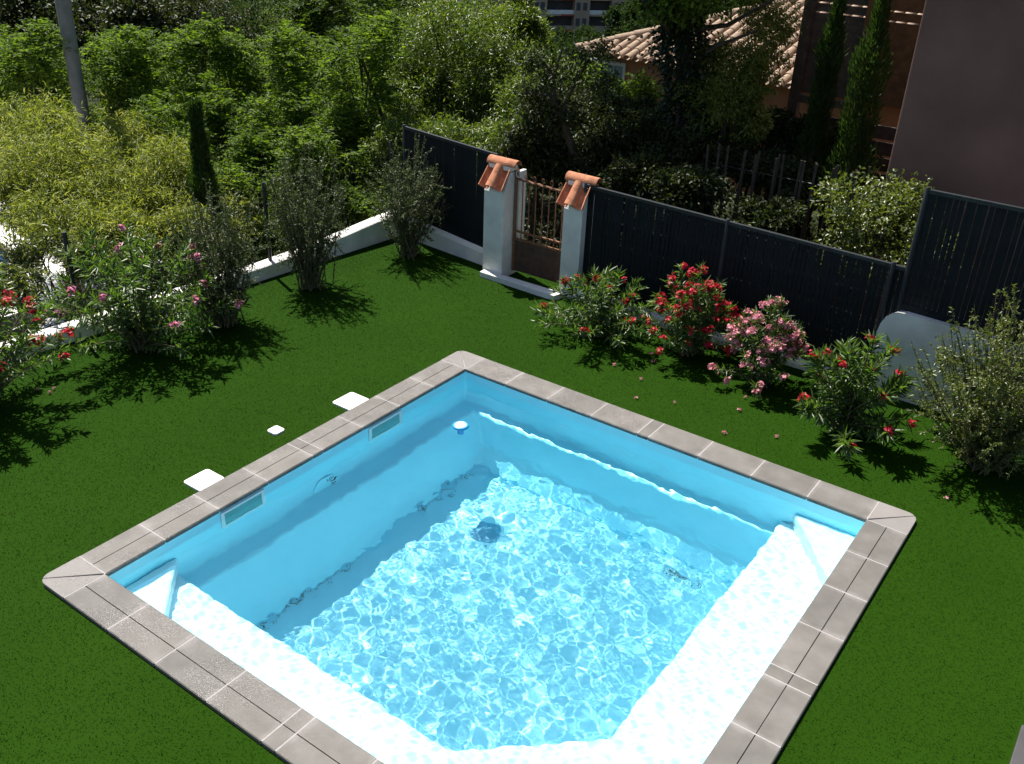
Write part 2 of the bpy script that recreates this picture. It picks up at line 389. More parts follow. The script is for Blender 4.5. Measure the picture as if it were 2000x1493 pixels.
def frond_geo(c, r, nfr, ln, wd, rl, rg, lumps=12, npair=6):
    """pinnate leaves: arching stalks carrying paired leaflets, gathered in uneven pads"""
    c = np.asarray(c, float); r = np.asarray(r, float)
    pd = unit(rg.normal(size=(lumps, 3)) * np.array([1, 1, .8]) + np.array([0, 0, .3]))
    pc = pd * rg.uniform(.35, 1.15, (lumps, 1)); pr = rg.uniform(.18, .48, lumps)
    own = rg.choice(lumps, nfr, p=pr ** 2 / (pr ** 2).sum())
    v = unit(rg.normal(size=(nfr, 3))) * (rg.random(nfr) ** .4)[:, None]
    P0 = (pc[own] + v * pr[own][:, None] * np.array([1, 1, .7]))
    out = unit(P0 * .5 + v + rg.normal(size=(nfr, 3)) * .35 + np.array([0, 0, .35])); P0 = P0 * r + c
    L = rl * rg.uniform(.6, 1.2, nfr)
    side = unit(np.cross(out, np.array([0, 0, 1.0]) + rg.normal(size=(nfr, 3)) * .2))
    Ps = []; Ds = []; Ls = []
    for k in range(npair):
        f = (k + .6) / npair
        p = P0 + out * (L * f)[:, None] - np.array([0, 0, 1.0]) * (L * .45 * f * f)[:, None]
        for sgn in (-1, 1):
            Ps.append(p); Ds.append(side * sgn + out * .45 - np.array([0, 0, .25]) + rg.normal(size=(nfr, 3)) * .12); Ls.append(np.full(nfr, 1 - .35 * abs(f - .45)))
    Ps = np.concatenate(Ps); Ds = np.concatenate(Ds); s = np.concatenate(Ls) * rg.uniform(.8, 1.2, len(Ps))
    return leaf_geo(Ps, Ds, ln * s, wd * s, .15, rg, np.tile(np.array([[0, 0, 1.0]]), (len(Ps), 1)) + rg.normal(size=(len(Ps), 3)) * .8)
def trunk_mesh(base, c, r, rad, rg, nb=7, seg=6):
    mb = MB(); base = np.asarray(base, float); c = np.asarray(c, float)
    mid = base * 0.5 + c * 0.5 + rg.normal(size=3) * 0.08 * np.linalg.norm(c - base)
    mb.tube([base, mid, c], [rad, rad * 0.75, rad * 0.45], seg)
    for _ in range(nb):
        u = unit(rg.normal(size=3) + np.array([0, 0, 0.5])); s = base + (c - base) * rg.uniform(0.45, 0.95)
        e = c + u * np.asarray(r) * rg.uniform(0.55, 0.85)
        m2 = (s + e) / 2 + np.array([0, 0, 0.12]) * np.linalg.norm(e - s)
        mb.tube([s, m2, e], [rad * 0.38, rad * 0.26, rad * 0.08], 5)
    return mb
def tree(name, label, cat, px, py, dist, rx, rz, mat, ln, wd, n, per=26, spread=None, group=None, trunk=0.07, droop=0.2, seed=0, bark='bark', shell=2.4, zc=None):
    rg = np.random.default_rng(seed + int(px * 7 + py * 13))
    c = at(px, py, dist)
    base = np.array([c[0] + rg.normal() * 0.1, c[1] + rg.normal() * 0.1, 0]); base[2] = terrain(base[0], base[1]) - 0.05
    if base[2] > c[2] - 0.4 * rz: base[2] = c[2] - 0.9 * rz
    t = thing(name, base, label, cat, group)
    if mat in ('lf_robinia', 'lf_valley'): V, F = frond_geo(c, (rx, rx, rz), int(n * 2.6), ln, wd, ln * 4.2, rg, 8)
    else: V, F = crown_geo(c, (rx, rx, rz), int(n * .62), int(per * 1.55), ln, wd, (spread or rx * 0.16) * .72, droop, rg, shell, 16)
    np_part('crown', V, F, M[mat], t)
    trunk_mesh(base, c, (rx, rx, rz), trunk, rg).build('trunk', M[bark], t, True)
    return t

# ================================================================== LAWN AND GROUND
CW, NARROW = 0.3236, 0.117
PL = 2 * CW + 4 + NARROW                      # outer side of the square coping
I0, I1 = CW, PL - CW                          # inner edges
LAWN_Z = -0.035
def lawn():
    xs = [-3.6, 0.02, PL - 0.02, 5.88, 9.0]; ys = [-12.0, -PL + 0.02, -0.02, 2.45]
    V = [(x, y, LAWN_Z) for y in ys for x in xs]; F = []
    for j in range(3):
        for i in range(4):
            if i == 1 and j == 1: continue
            a = j * 5 + i; F.append((a, a + 1, a + 6, a + 5))
    o = np_part('lawn', V, F, M['turf']); tag(o, kind='structure')
    # artificial turf pile: short blades, joined
    n = 430000
    rg = np.random.default_rng(5)
    P = np.stack([rg.uniform(-3.3, 7.2, n), rg.uniform(-6.3, 2.35, n)], 1)
    k = ~((P[:, 0] > -0.004) & (P[:, 0] < PL + 0.004) & (P[:, 1] < 0.004) & (P[:, 1] > -PL - 0.004))
    k &= ~((P[:, 0] > 5.86) & (P[:, 1] < -1.84))
    P = P[k]
    # keep what the garden shows: thin out the strip far behind the house side
    d = np.concatenate([P, np.full((len(P), 1), 0.0)], 1) - CPOS
    q = d @ RMN
    u = W0 / 2 + FPX * q[:, 0] / -q[:, 2]; v = H0 / 2 - FPX * q[:, 1] / -q[:, 2]
    P = P[(u > -250) & (u < 2250) & (v < 1700)]
    n = len(P)
    h = rg.uniform(0.005, 0.011, n); lean = rg.normal(size=(n, 2)) * 0.009 + np.array([0.004, -0.002])
    a = rg.uniform(0, 2 * np.pi, n); wv = np.stack([np.cos(a), np.sin(a)], 1) * rg.uniform(0.002, 0.0038, n)[:, None]
    z0 = np.full(n, LAWN_Z - 0.002)
    V = np.stack([np.column_stack([P - wv, z0]), np.column_stack([P + wv, z0]), np.column_stack([P + lean, LAWN_Z + h])], 1).reshape(-1, 3)
    F = np.arange(3 * n).reshape(-1, 3)
    t = np_part('turf_blades', V, F, M['blade']); tag(t, 'short green artificial turf pile covering the garden', 'grass', kind='stuff')
lawn()
def ground():
    g1 = np.concatenate([np.linspace(-420, -60, 25), np.linspace(-50, -14, 13), np.arange(-12, 14.1, 0.6), np.linspace(17, 160, 18)])
    g2 = np.concatenate([np.linspace(-60, -13, 8), np.arange(-11.7, 20.1, 0.6), np.linspace(23, 70, 14), np.linspace(80, 460, 26)])
    X, Y = np.meshgrid(g1, g2); Z = terrain(X, Y)
    n1, n2 = len(g1), len(g2)
    idx = np.arange(n1 * n2).reshape(n2, n1)
    F = np.stack([idx[:-1, :-1], idx[:-1, 1:], idx[1:, 1:], idx[1:, :-1]], -1).reshape(-1, 4)
    cx = X.ravel()[F].mean(1); cy = Y.ravel()[F].mean(1)
    F = F[~((cx > -3.35) & (cx < 8.6) & (cy > -11.6) & (cy < 2.3))]
    o = np_part('ground', np.stack([X, Y, Z], -1), F, M['ground'], smooth=True); tag(o, kind='structure')
ground()
t = MB().box(5.88, 9.0, -12, -1.86, -0.2, 0.005).build('terrace', M['terrace'], bevel=0.006); tag(t, kind='structure')

# ================================================================== POOL
pool = thing('swimming_pool', (PL / 2, -PL / 2, -1.47), 'square blue swimming pool edged with grey stone coping in the lawn', 'pool')
def rect(x0, x1, y0, y1, z): return [(x0, y0, z), (x1, y0, z), (x1, y1, z), (x0, y1, z)]
mb = MB()
lp = [rect(I0 - 0.004, I1 + 0.004, -I1 - 0.004, -I0 + 0.004, -0.028), rect(I0, I1, -I1, -I0, -0.62), rect(.535, I1, -I1, -.455, -.625), rect(.695, I1, -I1, -.50, -1.20), rect(.765, I1, -I1, -.70, -1.45)]
V = sum(lp, []); F = []
for k in range(4):
    for j in range(4):
        a = k * 4 + j; b = k * 4 + (j + 1) % 4; F.append((a + 4, b + 4, b, a))
F.append((16, 17, 18, 19))
mb.add(V, F)
shell = mb.build('shell', M['liner'], pool, True, 0.035, 4)
e = 0.002
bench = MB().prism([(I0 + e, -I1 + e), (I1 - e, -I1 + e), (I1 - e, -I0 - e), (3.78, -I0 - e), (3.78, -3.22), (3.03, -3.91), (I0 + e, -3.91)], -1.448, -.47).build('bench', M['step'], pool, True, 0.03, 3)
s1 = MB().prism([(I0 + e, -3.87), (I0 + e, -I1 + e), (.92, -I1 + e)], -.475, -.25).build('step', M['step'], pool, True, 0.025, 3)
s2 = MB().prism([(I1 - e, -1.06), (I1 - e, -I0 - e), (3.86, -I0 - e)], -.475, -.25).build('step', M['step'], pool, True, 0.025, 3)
for o in (shell, bench, s1, s2): o.cycles.is_caustics_receiver = True
# drain, wall lamp, skimmers
d = MB().lathe([(0.125, 0), (0.125, 0.012), (0.10, 0.02), (0.02, 0.022)], (1.48, -1.47, -1.448)).build('floor_drain', plain('drain_blue', (0.08, 0.34, 0.5), 0.5), pool, True)
d.cycles.is_caustics_receiver = True
lamp = MB().lathe([(0.135, 0), (0.135, 0.012), (0.12, 0.018), (0.02, 0.020)], (0, 0, 0), 32).mesh('pool_lamp', M['liner'], True)
lamp_o = link('pool_lamp', lamp, pool, (I0 + 0.002, -2.33, -0.56), (0, math.pi / 2, 0))
for k in range(9):
    a = k * math.pi / 8 - 0.1
    sl = MB().box(-0.022, 0.022, -0.004, 0.004, 0.018, 0.022).mesh('lamp_slot', M['black'])
    s_ = bpy.data.objects.new('slot', sl); col.objects.link(s_); s_.parent = lamp_o
    s_.location = (0.095 * math.cos(a), 0.095 * math.sin(a), 0); s_.rotation_euler = (0, 0, a)
for y0, y1 in ((-1.755, -1.315), (-3.44, -3.0)):
    sk = MB()
    z0, z1 = -0.245, -0.045; x0, x1 = I0 + 0.001, I0 + 0.012; bw = 0.03
    sk.box(x0, x1, y0, y1, z0, z0 + bw); sk.box(x0, x1, y0, y1, z1 - bw * .6, z1)
    sk.box(x0, x1, y0, y0 + bw, z0 + bw, z1 - bw * .6); sk.box(x0, x1, y1 - bw, y1, z0 + bw, z1 - bw * .6)
    so = sk.build('skimmer_frame', M['white_clean'], pool)
    fl = MB().box(I0 + 0.001, I0 + 0.005, y0 + bw, y1 - bw, z0 + bw, z1 - bw * .6).build('flap', M['teal'], so)
    for o in (so, fl): o.cycles.is_caustics_receiver = True
# coping
gb = MB()
for a in ((.03, CW - .01, -PL + .03, -.03), (PL - CW + .01, PL - .03, -PL + .03, -.03), (CW - .01, PL - CW + .01, -CW + .01, -.03), (CW - .01, PL - CW + .01, -PL + .03, -PL + CW - .01)):
    gb.box(*a, -0.05, -0.0095)
gb.build('grout_bed', M['grout'], pool)
PROF = [(0, -.034), (0, -.006), (.006, 0), (.1585, 0), (.1600, -.009), (.1640, -.009), (.1655, 0), (.316, 0), (.3236, -.008), (.3236, -.034)]
def tile_mesh(l, name='coping_tile', groove=True):
    pr = PROF if groove else PROF[:3] + PROF[7:]
    n = len(pr); h = l / 2 - 0.006
    V = [(-h, u, z) for u, z in pr] + [(h, u, z) for u, z in pr]
    F = [(i, i + 1, i + 1 + n, i + n) for i in range(n - 1)] + [tuple(range(n - 1, -1, -1)), tuple(range(n, 2 * n))]
    F = [f[::-1] for f in F]
    return MB().add(V, F).mesh(name, M['coping'])
TM, TN = tile_mesh(0.5), tile_mesh(NARROW, 'coping_strip')
TMS, TNS = tile_mesh(0.5, 'coping_tile_plain', False), tile_mesh(NARROW, 'coping_strip_plain', False)
# sides: origin corner, direction along, rotation so that local +y points inward
sides = [((0, 0), (0, -1), -math.pi / 2, True), ((0, 0), (1, 0), math.pi, False), ((0, -PL), (1, 0), 0.0, True), ((PL, 0), (0, -1), math.pi / 2, True)]
rgt = np.random.default_rng(2)
for (ox, oy), (dx, dy), rz, gr in sides:
    if rz == math.pi: ry = math.pi
    s = CW
    for k in range(9):
        ln = NARROW if k == 4 else 0.5
        c = s + ln / 2; s += ln
        me = (TN if gr else TNS) if k == 4 else (TM if gr else TMS)
        jp = (ox + dx * (s - ln), oy + dy * (s - ln)); inx, iny = (-math.sin(rz), math.cos(rz))
        for jj in ([s - ln, s] if k == 8 else [s - ln]):
            q0 = (ox + dx * jj + inx * .004, oy + dy * jj + iny * .004); q1 = (ox + dx * jj + inx * (CW - .004), oy + dy * jj + iny * (CW - .004))
            xs_ = sorted((q0[0], q1[0])); ys_ = sorted((q0[1], q1[1]))
            MB().box(xs_[0] - .0055 * abs(dx), xs_[1] + .0055 * abs(dx), ys_[0] - .0055 * abs(dy), ys_[1] + .0055 * abs(dy), -.03, -.0012).build('grout_joint', M['grout'], pool)
        link('coping_tile', me, pool, (ox + dx * c, oy + dy * c, rgt.uniform(-0.0008, 0.0008)), (rgt.normal() * .0015, rgt.normal() * .0015, rz))
g = 0.003
def corner(cx, cy, sx, sy):
    r = 0.085
    arc = [(r - r * math.cos(a), r - r * math.sin(a)) for a in np.linspace(0, math.pi / 2, 7)]
    A = [p for p in arc if p[0] >= p[1] - 1e-6]; B = [p for p in arc if p[1] >= p[0] - 1e-6]
    q1 = [(CW - g, CW - 2 * g - g), (CW - g, 0)] + [(x, y) for x, y in A[::-1]]
    q2 = [(0, CW - g), (CW - 3 * g, CW - g)] + [(x, y) for x, y in B[::-1]]
    q1 = [(CW - g, CW - 4 * g), (CW - g, 0.0)] + [(x + g * .8, y) for x, y in sorted(A, key=lambda p: -p[0])]
    q2 = [(CW - 4 * g, CW - g), (0.0, CW - g)] + [(x, y + g * .8) for x, y in sorted(B, key=lambda p: -p[1])]
    for q in (q1, q2):
        MB().prism([(cx + sx * x, cy + sy * y) for x, y in q], -0.034, 0.0).build('corner_tile', M['coping'], pool, False, 0.004, 2)
corner(0, 0, 1, -1); corner(0, -PL, 1, 1); corner(PL, 0, -1, -1); corner(PL, -PL, -1, 1)

# water
def water():
    n = 470; g_ = np.linspace(I0 - 0.002, I1 + 0.002, n); X, Y = np.meshgrid(g_, -g_)
    rg = np.random.default_rng(3); Z = np.full_like(X, -.12)
    calm = 0.70 + 0.30 * smooth01(((X - I0) + (-Y - I0) * 0.6) / 2.6)
    for lam, amp, m in ((.9, .0022, 6), (.42, .0013, 10), (.22, .0008, 18), (.12, .00060, 26), (.07, .00026, 30)):
        S = 0
        for k in range(m):
            th = rg.uniform(0, 2 * np.pi) if lam > .3 else 0.9 + rg.normal() * .75; l = lam * rg.uniform(.6, 1.5)
            S = S + np.sin(2 * np.pi / l * (X * np.cos(th) + Y * np.sin(th)) + rg.uniform(0, 6.28))
        Z += amp / np.sqrt(m) * 1.6 * S * (calm if lam < .5 else 1)
    idx = np.arange(n * n).reshape(n, n)
    F = np.stack([idx[:-1, :-1], idx[1:, :-1], idx[1:, 1:], idx[:-1, 1:]], -1).reshape(-1, 4)
    o = np_part('pool_water', np.stack([X, Y, Z], -1), F, M['water'], smooth=True)
    tag(o, kind='structure'); o.cycles.is_caustics_caster = True
water()
# leaf litter lying on the pool floor
rg = np.random.default_rng(8)
P = []
for k in range(260):
    y = rg.uniform(-3.6, -2.5) if k % 3 else rg.uniform(-1.6, -0.8)
    P.append((0.775 + abs(rg.normal()) * 0.025, y, -1.442 + rg.uniform(0, .012)))
for k in range(120): P.append((3.14 + rg.normal() * 0.10, -0.86 + rg.normal() * 0.03, -1.442 + rg.uniform(0, .01)))
for k in range(90):
    s = rg.random(); P.append((2.95 + s * 0.45 + rg.normal() * .02, -3.80 + s * 0.42 + rg.normal() * .02, -1.442 + rg.uniform(0, .01)))
P = np.array(P); D = np.column_stack([rg.normal(size=(len(P), 2)), rg.normal(size=len(P)) * .15])
V, F = leaf_geo(P, D, rg.uniform(.012, .035, len(P)), rg.uniform(.004, .010, len(P)), .1, rg)
o = np_part('leaf_litter', V, F, M['litter']); tag(o, 'dark leaf litter lying along the foot of the pool wall', 'litter', kind='stuff'); o.cycles.is_caustics_receiver = True

# floating chlorine dispenser
fl = thing('chlorine_float', (0.88, -1.10, -0.155), 'round white and blue chlorine float drifting on the pool water', 'pool float')
tor = MB(); R_, r_ = 0.062, 0.017
vv = []; ff = []
for i in range(28):
    for j in range(10):
        a = 2 * math.pi * i / 28; b = 2 * math.pi * j / 10
        vv.append((0.88 + (R_ + r_ * math.cos(b)) * math.cos(a), -1.10 + (R_ + r_ * math.cos(b)) * math.sin(a), -0.112 + r_ * math.sin(b)))
        ff.append((i * 10 + j, ((i + 1) % 28) * 10 + j, ((i + 1) % 28) * 10 + (j + 1) % 10, i * 10 + (j + 1) % 10))
tor.add(vv, ff).build('ring', M['blue'], fl, True)
MB().lathe([(0.060, -0.03), (0.060, 0.004), (0.052, 0.014), (0.03, 0.020), (0.005, 0.022)], (0.88, -1.10, -0.108)).build('cap', M['white_clean'], fl, True)
MB().lathe([(0.03, -0.14), (0.034, -0.02), (0.02, -0.019)], (0.88, -1.10, -0.118)).build('basket', M['blue'], fl, True)

# white access lids in the lawn
def lid(x0, x1, y0, y1, label):
    t = thing('access_lid', ((x0 + x1) / 2, (y0 + y1) / 2, LAWN_Z), label, 'lid', 'white access lids beside the coping')
    r = 0.025
    p = []
    for cx, cy, a0 in ((x1 - r, y1 - r, 0), (x0 + r, y1 - r, 90), (x0 + r, y0 + r, 180), (x1 - r, y0 + r, 270)):
        for a in (0, 30, 60, 90): p.append((cx + r * math.cos(math.radians(a0 + a)), cy + r * math.sin(math.radians(a0 + a))))
    MB().prism(p, LAWN_Z - .01, -0.016).build('cover', M['white_clean'], t, False, 0.004, 2)
    cx, cy = (x0 + x1) / 2, (y0 + y1) / 2
    MB().lathe([(0.012, -0.003), (0.012, 0.0015), (0.003, 0.0018)], (cx, cy, -0.016), 12).build('finger_hole', M['white'], t)
lid(-.25, -.006, -1.655, -1.385, 'white square skimmer lid in the turf beside the far end of the coping')
lid(-.33, -.21, -2.39, -2.27, 'small white square box lid standing clear of the coping in the turf')
lid(-.235, -.006, -3.365, -3.115, 'white square skimmer lid in the turf opposite the pool step corner')

# ================================================================== WALLS, PILLARS, GATE
def wall_x(y): return -3.30 + 0.075 * (y + 2.74)
def wall_top(y): return float(np.interp(y, [-6, -2.7, 0, 1, 2.2], [.12, .12, .135, .18, .30]))
lw = thing('low_wall', (wall_x(0) - .1, 0, -1.1), 'low white rendered wall along the left side of the lawn carrying wire fence posts', 'wall')
ys = np.linspace(-6.5, 2.36, 20); V = []; F = []
for y in ys:
    x = wall_x(y); zt = wall_top(y)
    V += [(x, y, -1.3), (x, y, zt - .012), (x - .015, y, zt), (x - .175, y, zt), (x - .19, y, zt - .012), (x - .19, y, -1.3)]
for i in range(len(ys) - 1):
    for j in range(5): F.append((i * 6 + j, i * 6 + j + 1, i * 6 + j + 7, i * 6 + j + 6))
F += [tuple(range(6)), tuple(range(len(V) - 1, len(V) - 7, -1))]
MB().add(V, F).build('body', M['white'], lw)
ww = thing('wing_wall', (-2.1, 2.3, -.5), 'low white rendered wall under the slatted screen left of the gate', 'wall')
def wing_y(x): return 2.255 - 0.10 * (x + 2.23)
def wing_top(x): return float(np.interp(x, [-3, -1.2], [.285, .17]))
xs = np.linspace(-2.925, -1.203, 10); V = []; F = []
for x in xs:
    y = wing_y(x); zt = wing_top(x)
    V += [(x, y, -.6), (x, y, zt - .05), (x, y + .02, zt - .012), (x, y + .05, zt), (x, y + .16, zt), (x, y + .16, -.6)]
for i in range(len(xs) - 1):
    for j in range(5): F.append((i * 6 + j + 6, i * 6 + j + 7, i * 6 + j + 1, i * 6 + j))
F += [tuple(range(5, -1, -1)), tuple(range(len(V) - 6, len(V)))]
MB().add(V, F).build('body', M['white'], ww)

def barrel(l, r0, r1, th=0.012, seg=9, arc=math.pi):
    """half-round roof tile along +x, convex up"""
    V = []; F = []
    for x, r in ((0, r0), (l, r1)):
        for rr in (r, r - th):
            for j in range(seg + 1):
                a = (math.pi - arc) / 2 + arc * j / seg; V.append((x, rr * math.cos(a), rr * math.sin(a)))
    n = seg + 1
    for j in range(seg):
        F.append((j, j + 1, 2 * n + j + 1, 2 * n + j)); F.append((n + j + 1, n + j, 3 * n + j, 3 * n + j + 1))
        F.append((j + 1, j, n + j, n + j + 1)); F.append((2 * n + j, 2 * n + j + 1, 3 * n + j + 1, 3 * n + j))
    for j in (0, seg): F.append((j, n + j, 3 * n + j, 2 * n + j) if j else (n + j, j, 2 * n + j, 3 * n + j))
    return MB().add(V, F)
RIDGE = barrel(0.42, 0.082, 0.074).mesh('ridge_tile', M['terracotta'], True)
COVER = barrel(0.31, 0.060, 0.075).mesh('cover_tile', M['terracotta'], True)
def pillar(x0, x1, y0, y1, label, ridge_x):
    t = thing('gate_pillar', ((x0 + x1) / 2, (y0 + y1) / 2, -.05), label, 'pillar')
    ym = (y0 + y1) / 2; ze, zr = 1.06, 1.30
    q = [(y0, -.3), (y1, -.3), (y1, ze), (ym + .05, zr), (ym - .05, zr), (y0, ze)]
    V = [(x0, y, z) for y, z in q] + [(x1, y, z) for y, z in q]; n = len(q)
    F = [tuple(range(n - 1, -1, -1)), tuple(range(n, 2 * n))] + [(j, (j + 1) % n, (j + 1) % n + n, j + n) for j in range(n)]
    MB().add(V, F).build('shaft', M['white'], t, False, 0.006, 2)
    MB().box(x0 - .02, x1 + .02, ym - .075, ym + .075, 1.32, 1.388).build('mortar', M['white'], t, False, 0.01, 2)
    link('ridge_tile', RIDGE, t, (ridge_x, ym, 1.375), (0, -0.01, 0))
    pitch = math.radians(50)
    xm = (x0 + x1) / 2
    for s in (-1, 1):
        rzr = -math.pi / 2 if s < 0 else math.pi / 2
        for dx, up in ((-0.105, False), (0.105, False), (0.0, True)):
            o = link('cover_tile' if up else 'channel_tile', COVER, t)
            Rm = Matrix.Rotation(rzr, 4, 'Z') @ Matrix.Rotation(pitch, 4, 'Y')
            if not up: Rm = Rm @ Matrix.Rotation(math.pi, 4, 'X')
            off = 0.055 if up else 0.078
            p0 = Vector((xm + dx, ym + s * (.0 + off * math.sin(pitch)), zr + .03 + off * math.cos(pitch)))
            o.matrix_local = Matrix.Translation(p0 - wloc(t)) @ Rm
    return t
p1 = pillar(-1.20, -0.90, 1.95, 2.29, 'white rendered gate pillar with clay tile cap beside the wing wall', -1.24)
MB().box(-.898, -.85, 2.20, 2.34, .40, 1.30).build('jamb', M['white'], p1)
pillar(-0.07, 0.19, 2.0, 2.32, 'white rendered gate pillar with clay tile cap against the long slatted fence', -0.13)
th = MB().prism([(-1.16, 1.84), (-.0, 1.80), (.03, 1.948), (-1.16, 1.948)], -.12, .035)
th.v += []; 
tht = thing('threshold', (-.55, 1.9, -.1), 'white stone doorstep slab in front of the rusty gate', 'doorstep')
th.build('slab', M['white'], tht, False, 0.008, 2)
# gate
gx0, gx1, gy = -0.885, -0.085, 2.16
gt = thing('garden_gate', (gx0, gy, 0.0), 'rusty iron garden gate with solid lower panel and scrolled top', 'gate')
MB().box(gx0, gx0 + .03, gy - .012, gy + .012, .03, 1.30).build('stile', M['rust'], gt)
MB().box(gx1 - .03, gx1, gy - .012, gy + .012, .03, 1.22).build('stile', M['rust'], gt)
MB().box(gx0 + .03, gx1 - .03, gy - .006, gy + .006, .04, .44).build('lower_panel', M['rustpanel'], gt)
for z in (.46, .56): MB().box(gx0 + .03, gx1 - .03, gy - .012, gy + .012, z - .011, z + .011).build('rail', M['rust'], gt)
tr = MB(); pts = [(gx0 + .02 + (gx1 - gx0 - .04) * i / 16, gy, 1.22 - .03 * i / 16 + .006 * math.sin(i * 2.1)) for i in range(17)]
tr.tube(pts, [.013 + .004 * (i % 2) for i in range(17)], 6).build('twisted_rail', M['rust'], gt)
for k in range(7):
    x = gx0 + .115 + k * (gx1 - gx0 - .2) / 6.2
    MB().tube([(x, gy, .44), (x + .004, gy, .8), (x, gy, 1.205)], .0075, 6).build('bar', M['rust'], gt)
for k in range(5):
    x = gx0 + .15 + k * .125
    pts = [(x + .032 * (1 - .1 * i / 3) * math.cos(a) * (1 - i / 22), gy, 1.262 + .04 * math.sin(a) * (1 - i / 22)) for i, a in enumerate(np.linspace(-math.pi / 2, 1.6 * math.pi, 14))]
    MB().tube(pts, .005, 5).build('scroll', M['rust'], gt)
pts = [(gx0 + .06 + .035 * math.cos(a), gy - .02, 1.285 + .04 * math.sin(a)) for a in np.linspace(0, 2 * math.pi, 16)]
MB().tube(pts, .006, 5).build('scroll', M['white'], gt)

# long low wall under the right fence, retaining wall at the right
rw = thing('fence_wall', (1.8, 2.08, -.3), 'low white rendered wall under the long slatted fence behind the oleanders', 'wall')
V = []; F = []; xs = np.linspace(-0.0, 3.70, 14)
for x in xs:
    zt = float(np.interp(x, [0, .8, 1.4, 3.7], [.11, .10, .07, .03])) 
    V += [(x, 1.985, -.5), (x, 1.985, zt - .03), (x, 2.0, zt - .006), (x, 2.03, zt), (x, 2.17, zt), (x, 2.17, -.5)]
for i in range(len(xs) - 1):
    for j in range(5): F.append((i * 6 + j + 6, i * 6 + j + 7, i * 6 + j + 1, i * 6 + j))
F += [tuple(range(5, -1, -1)), tuple(range(len(V) - 6, len(V)))]
MB().add(V, F).build('body', M['white'], rw)
rt = thing('retaining_wall', (5.2, 2.1, -.3), 'tall white rendered retaining wall with rounded end under the high slatted screen', 'wall')
q = [(3.70, -.5), (3.70, .60), (3.715, .70), (3.75, .78), (3.81, .83), (3.9, .85), (6.9, .76), (6.9, -.5)]
V = [(x, 1.985, z) for x, z in q] + [(x, 2.26, z) for x, z in q]; n = len(q)
F = [tuple(range(n - 1, -1, -1)), tuple(range(n, 2 * n))] + [(j, j + n, (j + 1) % n + n, (j + 1) % n) for j in range(n)]
F = [f[::-1] for f in F]
MB().add(V, F).build('body', M['white'], rt, True, 0.02, 2)

# slatted screens: separate slats clipped in a wire frame
SLAT = {}
def screen(A, B, zb0, zb1, zt0, zt1, label, post_at, name='slat_fence', pitch=0.05):
    A = np.array(A, float); B = np.array(B, float); L_ = np.linalg.norm(B - A); d = (B - A) / L_; nrm = np.array([d[1], -d[0]])
    ang = math.atan2(d[1], d[0])
    t = thing(name, (A[0], A[1], min(zb0, zb1)), label, 'fence')
    n = int(L_ / pitch)
    rg = np.random.default_rng(int(L_ * 100))
    for k in range(n):
        s = (k + .5) * pitch; f = s / L_
        zb = zb0 + (zb1 - zb0) * f + .012; zt = zt0 + (zt1 - zt0) * f - .03
        key = round(zt - zb, 2)
        if key not in SLAT: SLAT[key] = MB().box(-.0232, .0232, -.004, .004, 0, key).mesh('slat', M['slat'])
        p = A + d * s
        link('slat', SLAT[key], t, (p[0], p[1], zb), (rg.normal() * .002, rg.normal() * .0035, ang + rg.normal() * .10))
    def bar(name, s0, s1, z0a, z0b, h, w, m):
        a0 = A + d * s0; a1 = A + d * s1
        b = [(*(a0 - nrm * w), z0a), (*(a0 + nrm * w), z0a), (*(a1 + nrm * w), z0b), (*(a1 - nrm * w), z0b)]
        tp = [(x, y, z + h) for x, y, z in b]
        MB().hexa(b, tp).build(name, m, t, False, 0.002, 1)
    bar('top_rail', 0.0, L_, zt0 - .035, zt1 - .035, .04, .018, M['rail'])
    bar('bottom_rail', 0.0, L_, zb0 - .004, zb1 - .004, .075, .014, M['slat'])
    for s in post_at:
        f = s / L_; p = A + d * s
        zb = zb0 + (zb1 - zb0) * f - .05; zt = zt0 + (zt1 - zt0) * f + .022
        MB().tube([(p[0], p[1], zb), (p[0], p[1], zt - .01), (p[0], p[1], zt)], [.026, .026, .018], 8).build('post', M['rail'], t, True)
    w_ = MB()
    for q in (.12, .32, .52, .72, .92):
        a0, a1 = A - nrm * .008, B - nrm * .008
        w_.tube([(a0[0], a0[1], zb0 + (zt0 - zb0) * q), (a1[0], a1[1], zb1 + (zt1 - zb1) * q)], .003, 4)
    w_.build('wire', M['rail'], t)
    return t
screen((-2.90, 2.395), (-1.21, 2.225), .27, .165, 1.48, 1.44, 'dark grey slatted screen on the wing wall beside the tiled pillar', (.02,))
screen((.17, 2.10), (3.66, 2.10), .10, .02, 1.365, 1.285, 'long dark grey slatted fence behind the row of oleanders', (-.015, 1.75, 3.49))
screen((3.68, 2.13), (3.79, 2.13), .5, .5, 1.27, 1.27, 'narrow dark filler panel between the long fence and the high screen', (), pitch=.05)
screen((3.80, 2.12), (6.4, 2.12), .85, .775, 2.05, 2.03, 'high dark grey slatted screen standing on the retaining wall', (.0, 2.0))

# wire fence on the low wall
wf = thing('wire_fence', (wall_x(0) - .11, 0, .13), 'thin black wire mesh fence on the low left wall', 'fence')
for y in (.21, -2.25, -4.6, 2.28):
    x = wall_x(y) - .11; z = wall_top(y)
    MB().tube([(x, y, z - .01), (x, y, z + .97), (x, y, z + .985)], [.024, .024, .018], 10).build('post', M['black'], wf, True)
wm_ = MB()
for k in range(13):
    pts = [(wall_x(y) - .11, y, wall_top(y) + .04 + k * .075) for y in (-6.3, -2.7, 0, 1, 2.28)]
    wm_.tube(pts, .0016, 4)
y = -6.3
while y < 2.28:
    x = wall_x(y) - .11; z = wall_top(y); wm_.tube([(x, y, z + .03), (x, y, z + .95)], .0016, 4); y += .075
wm_.build('wire_mesh', M['black'], wf)

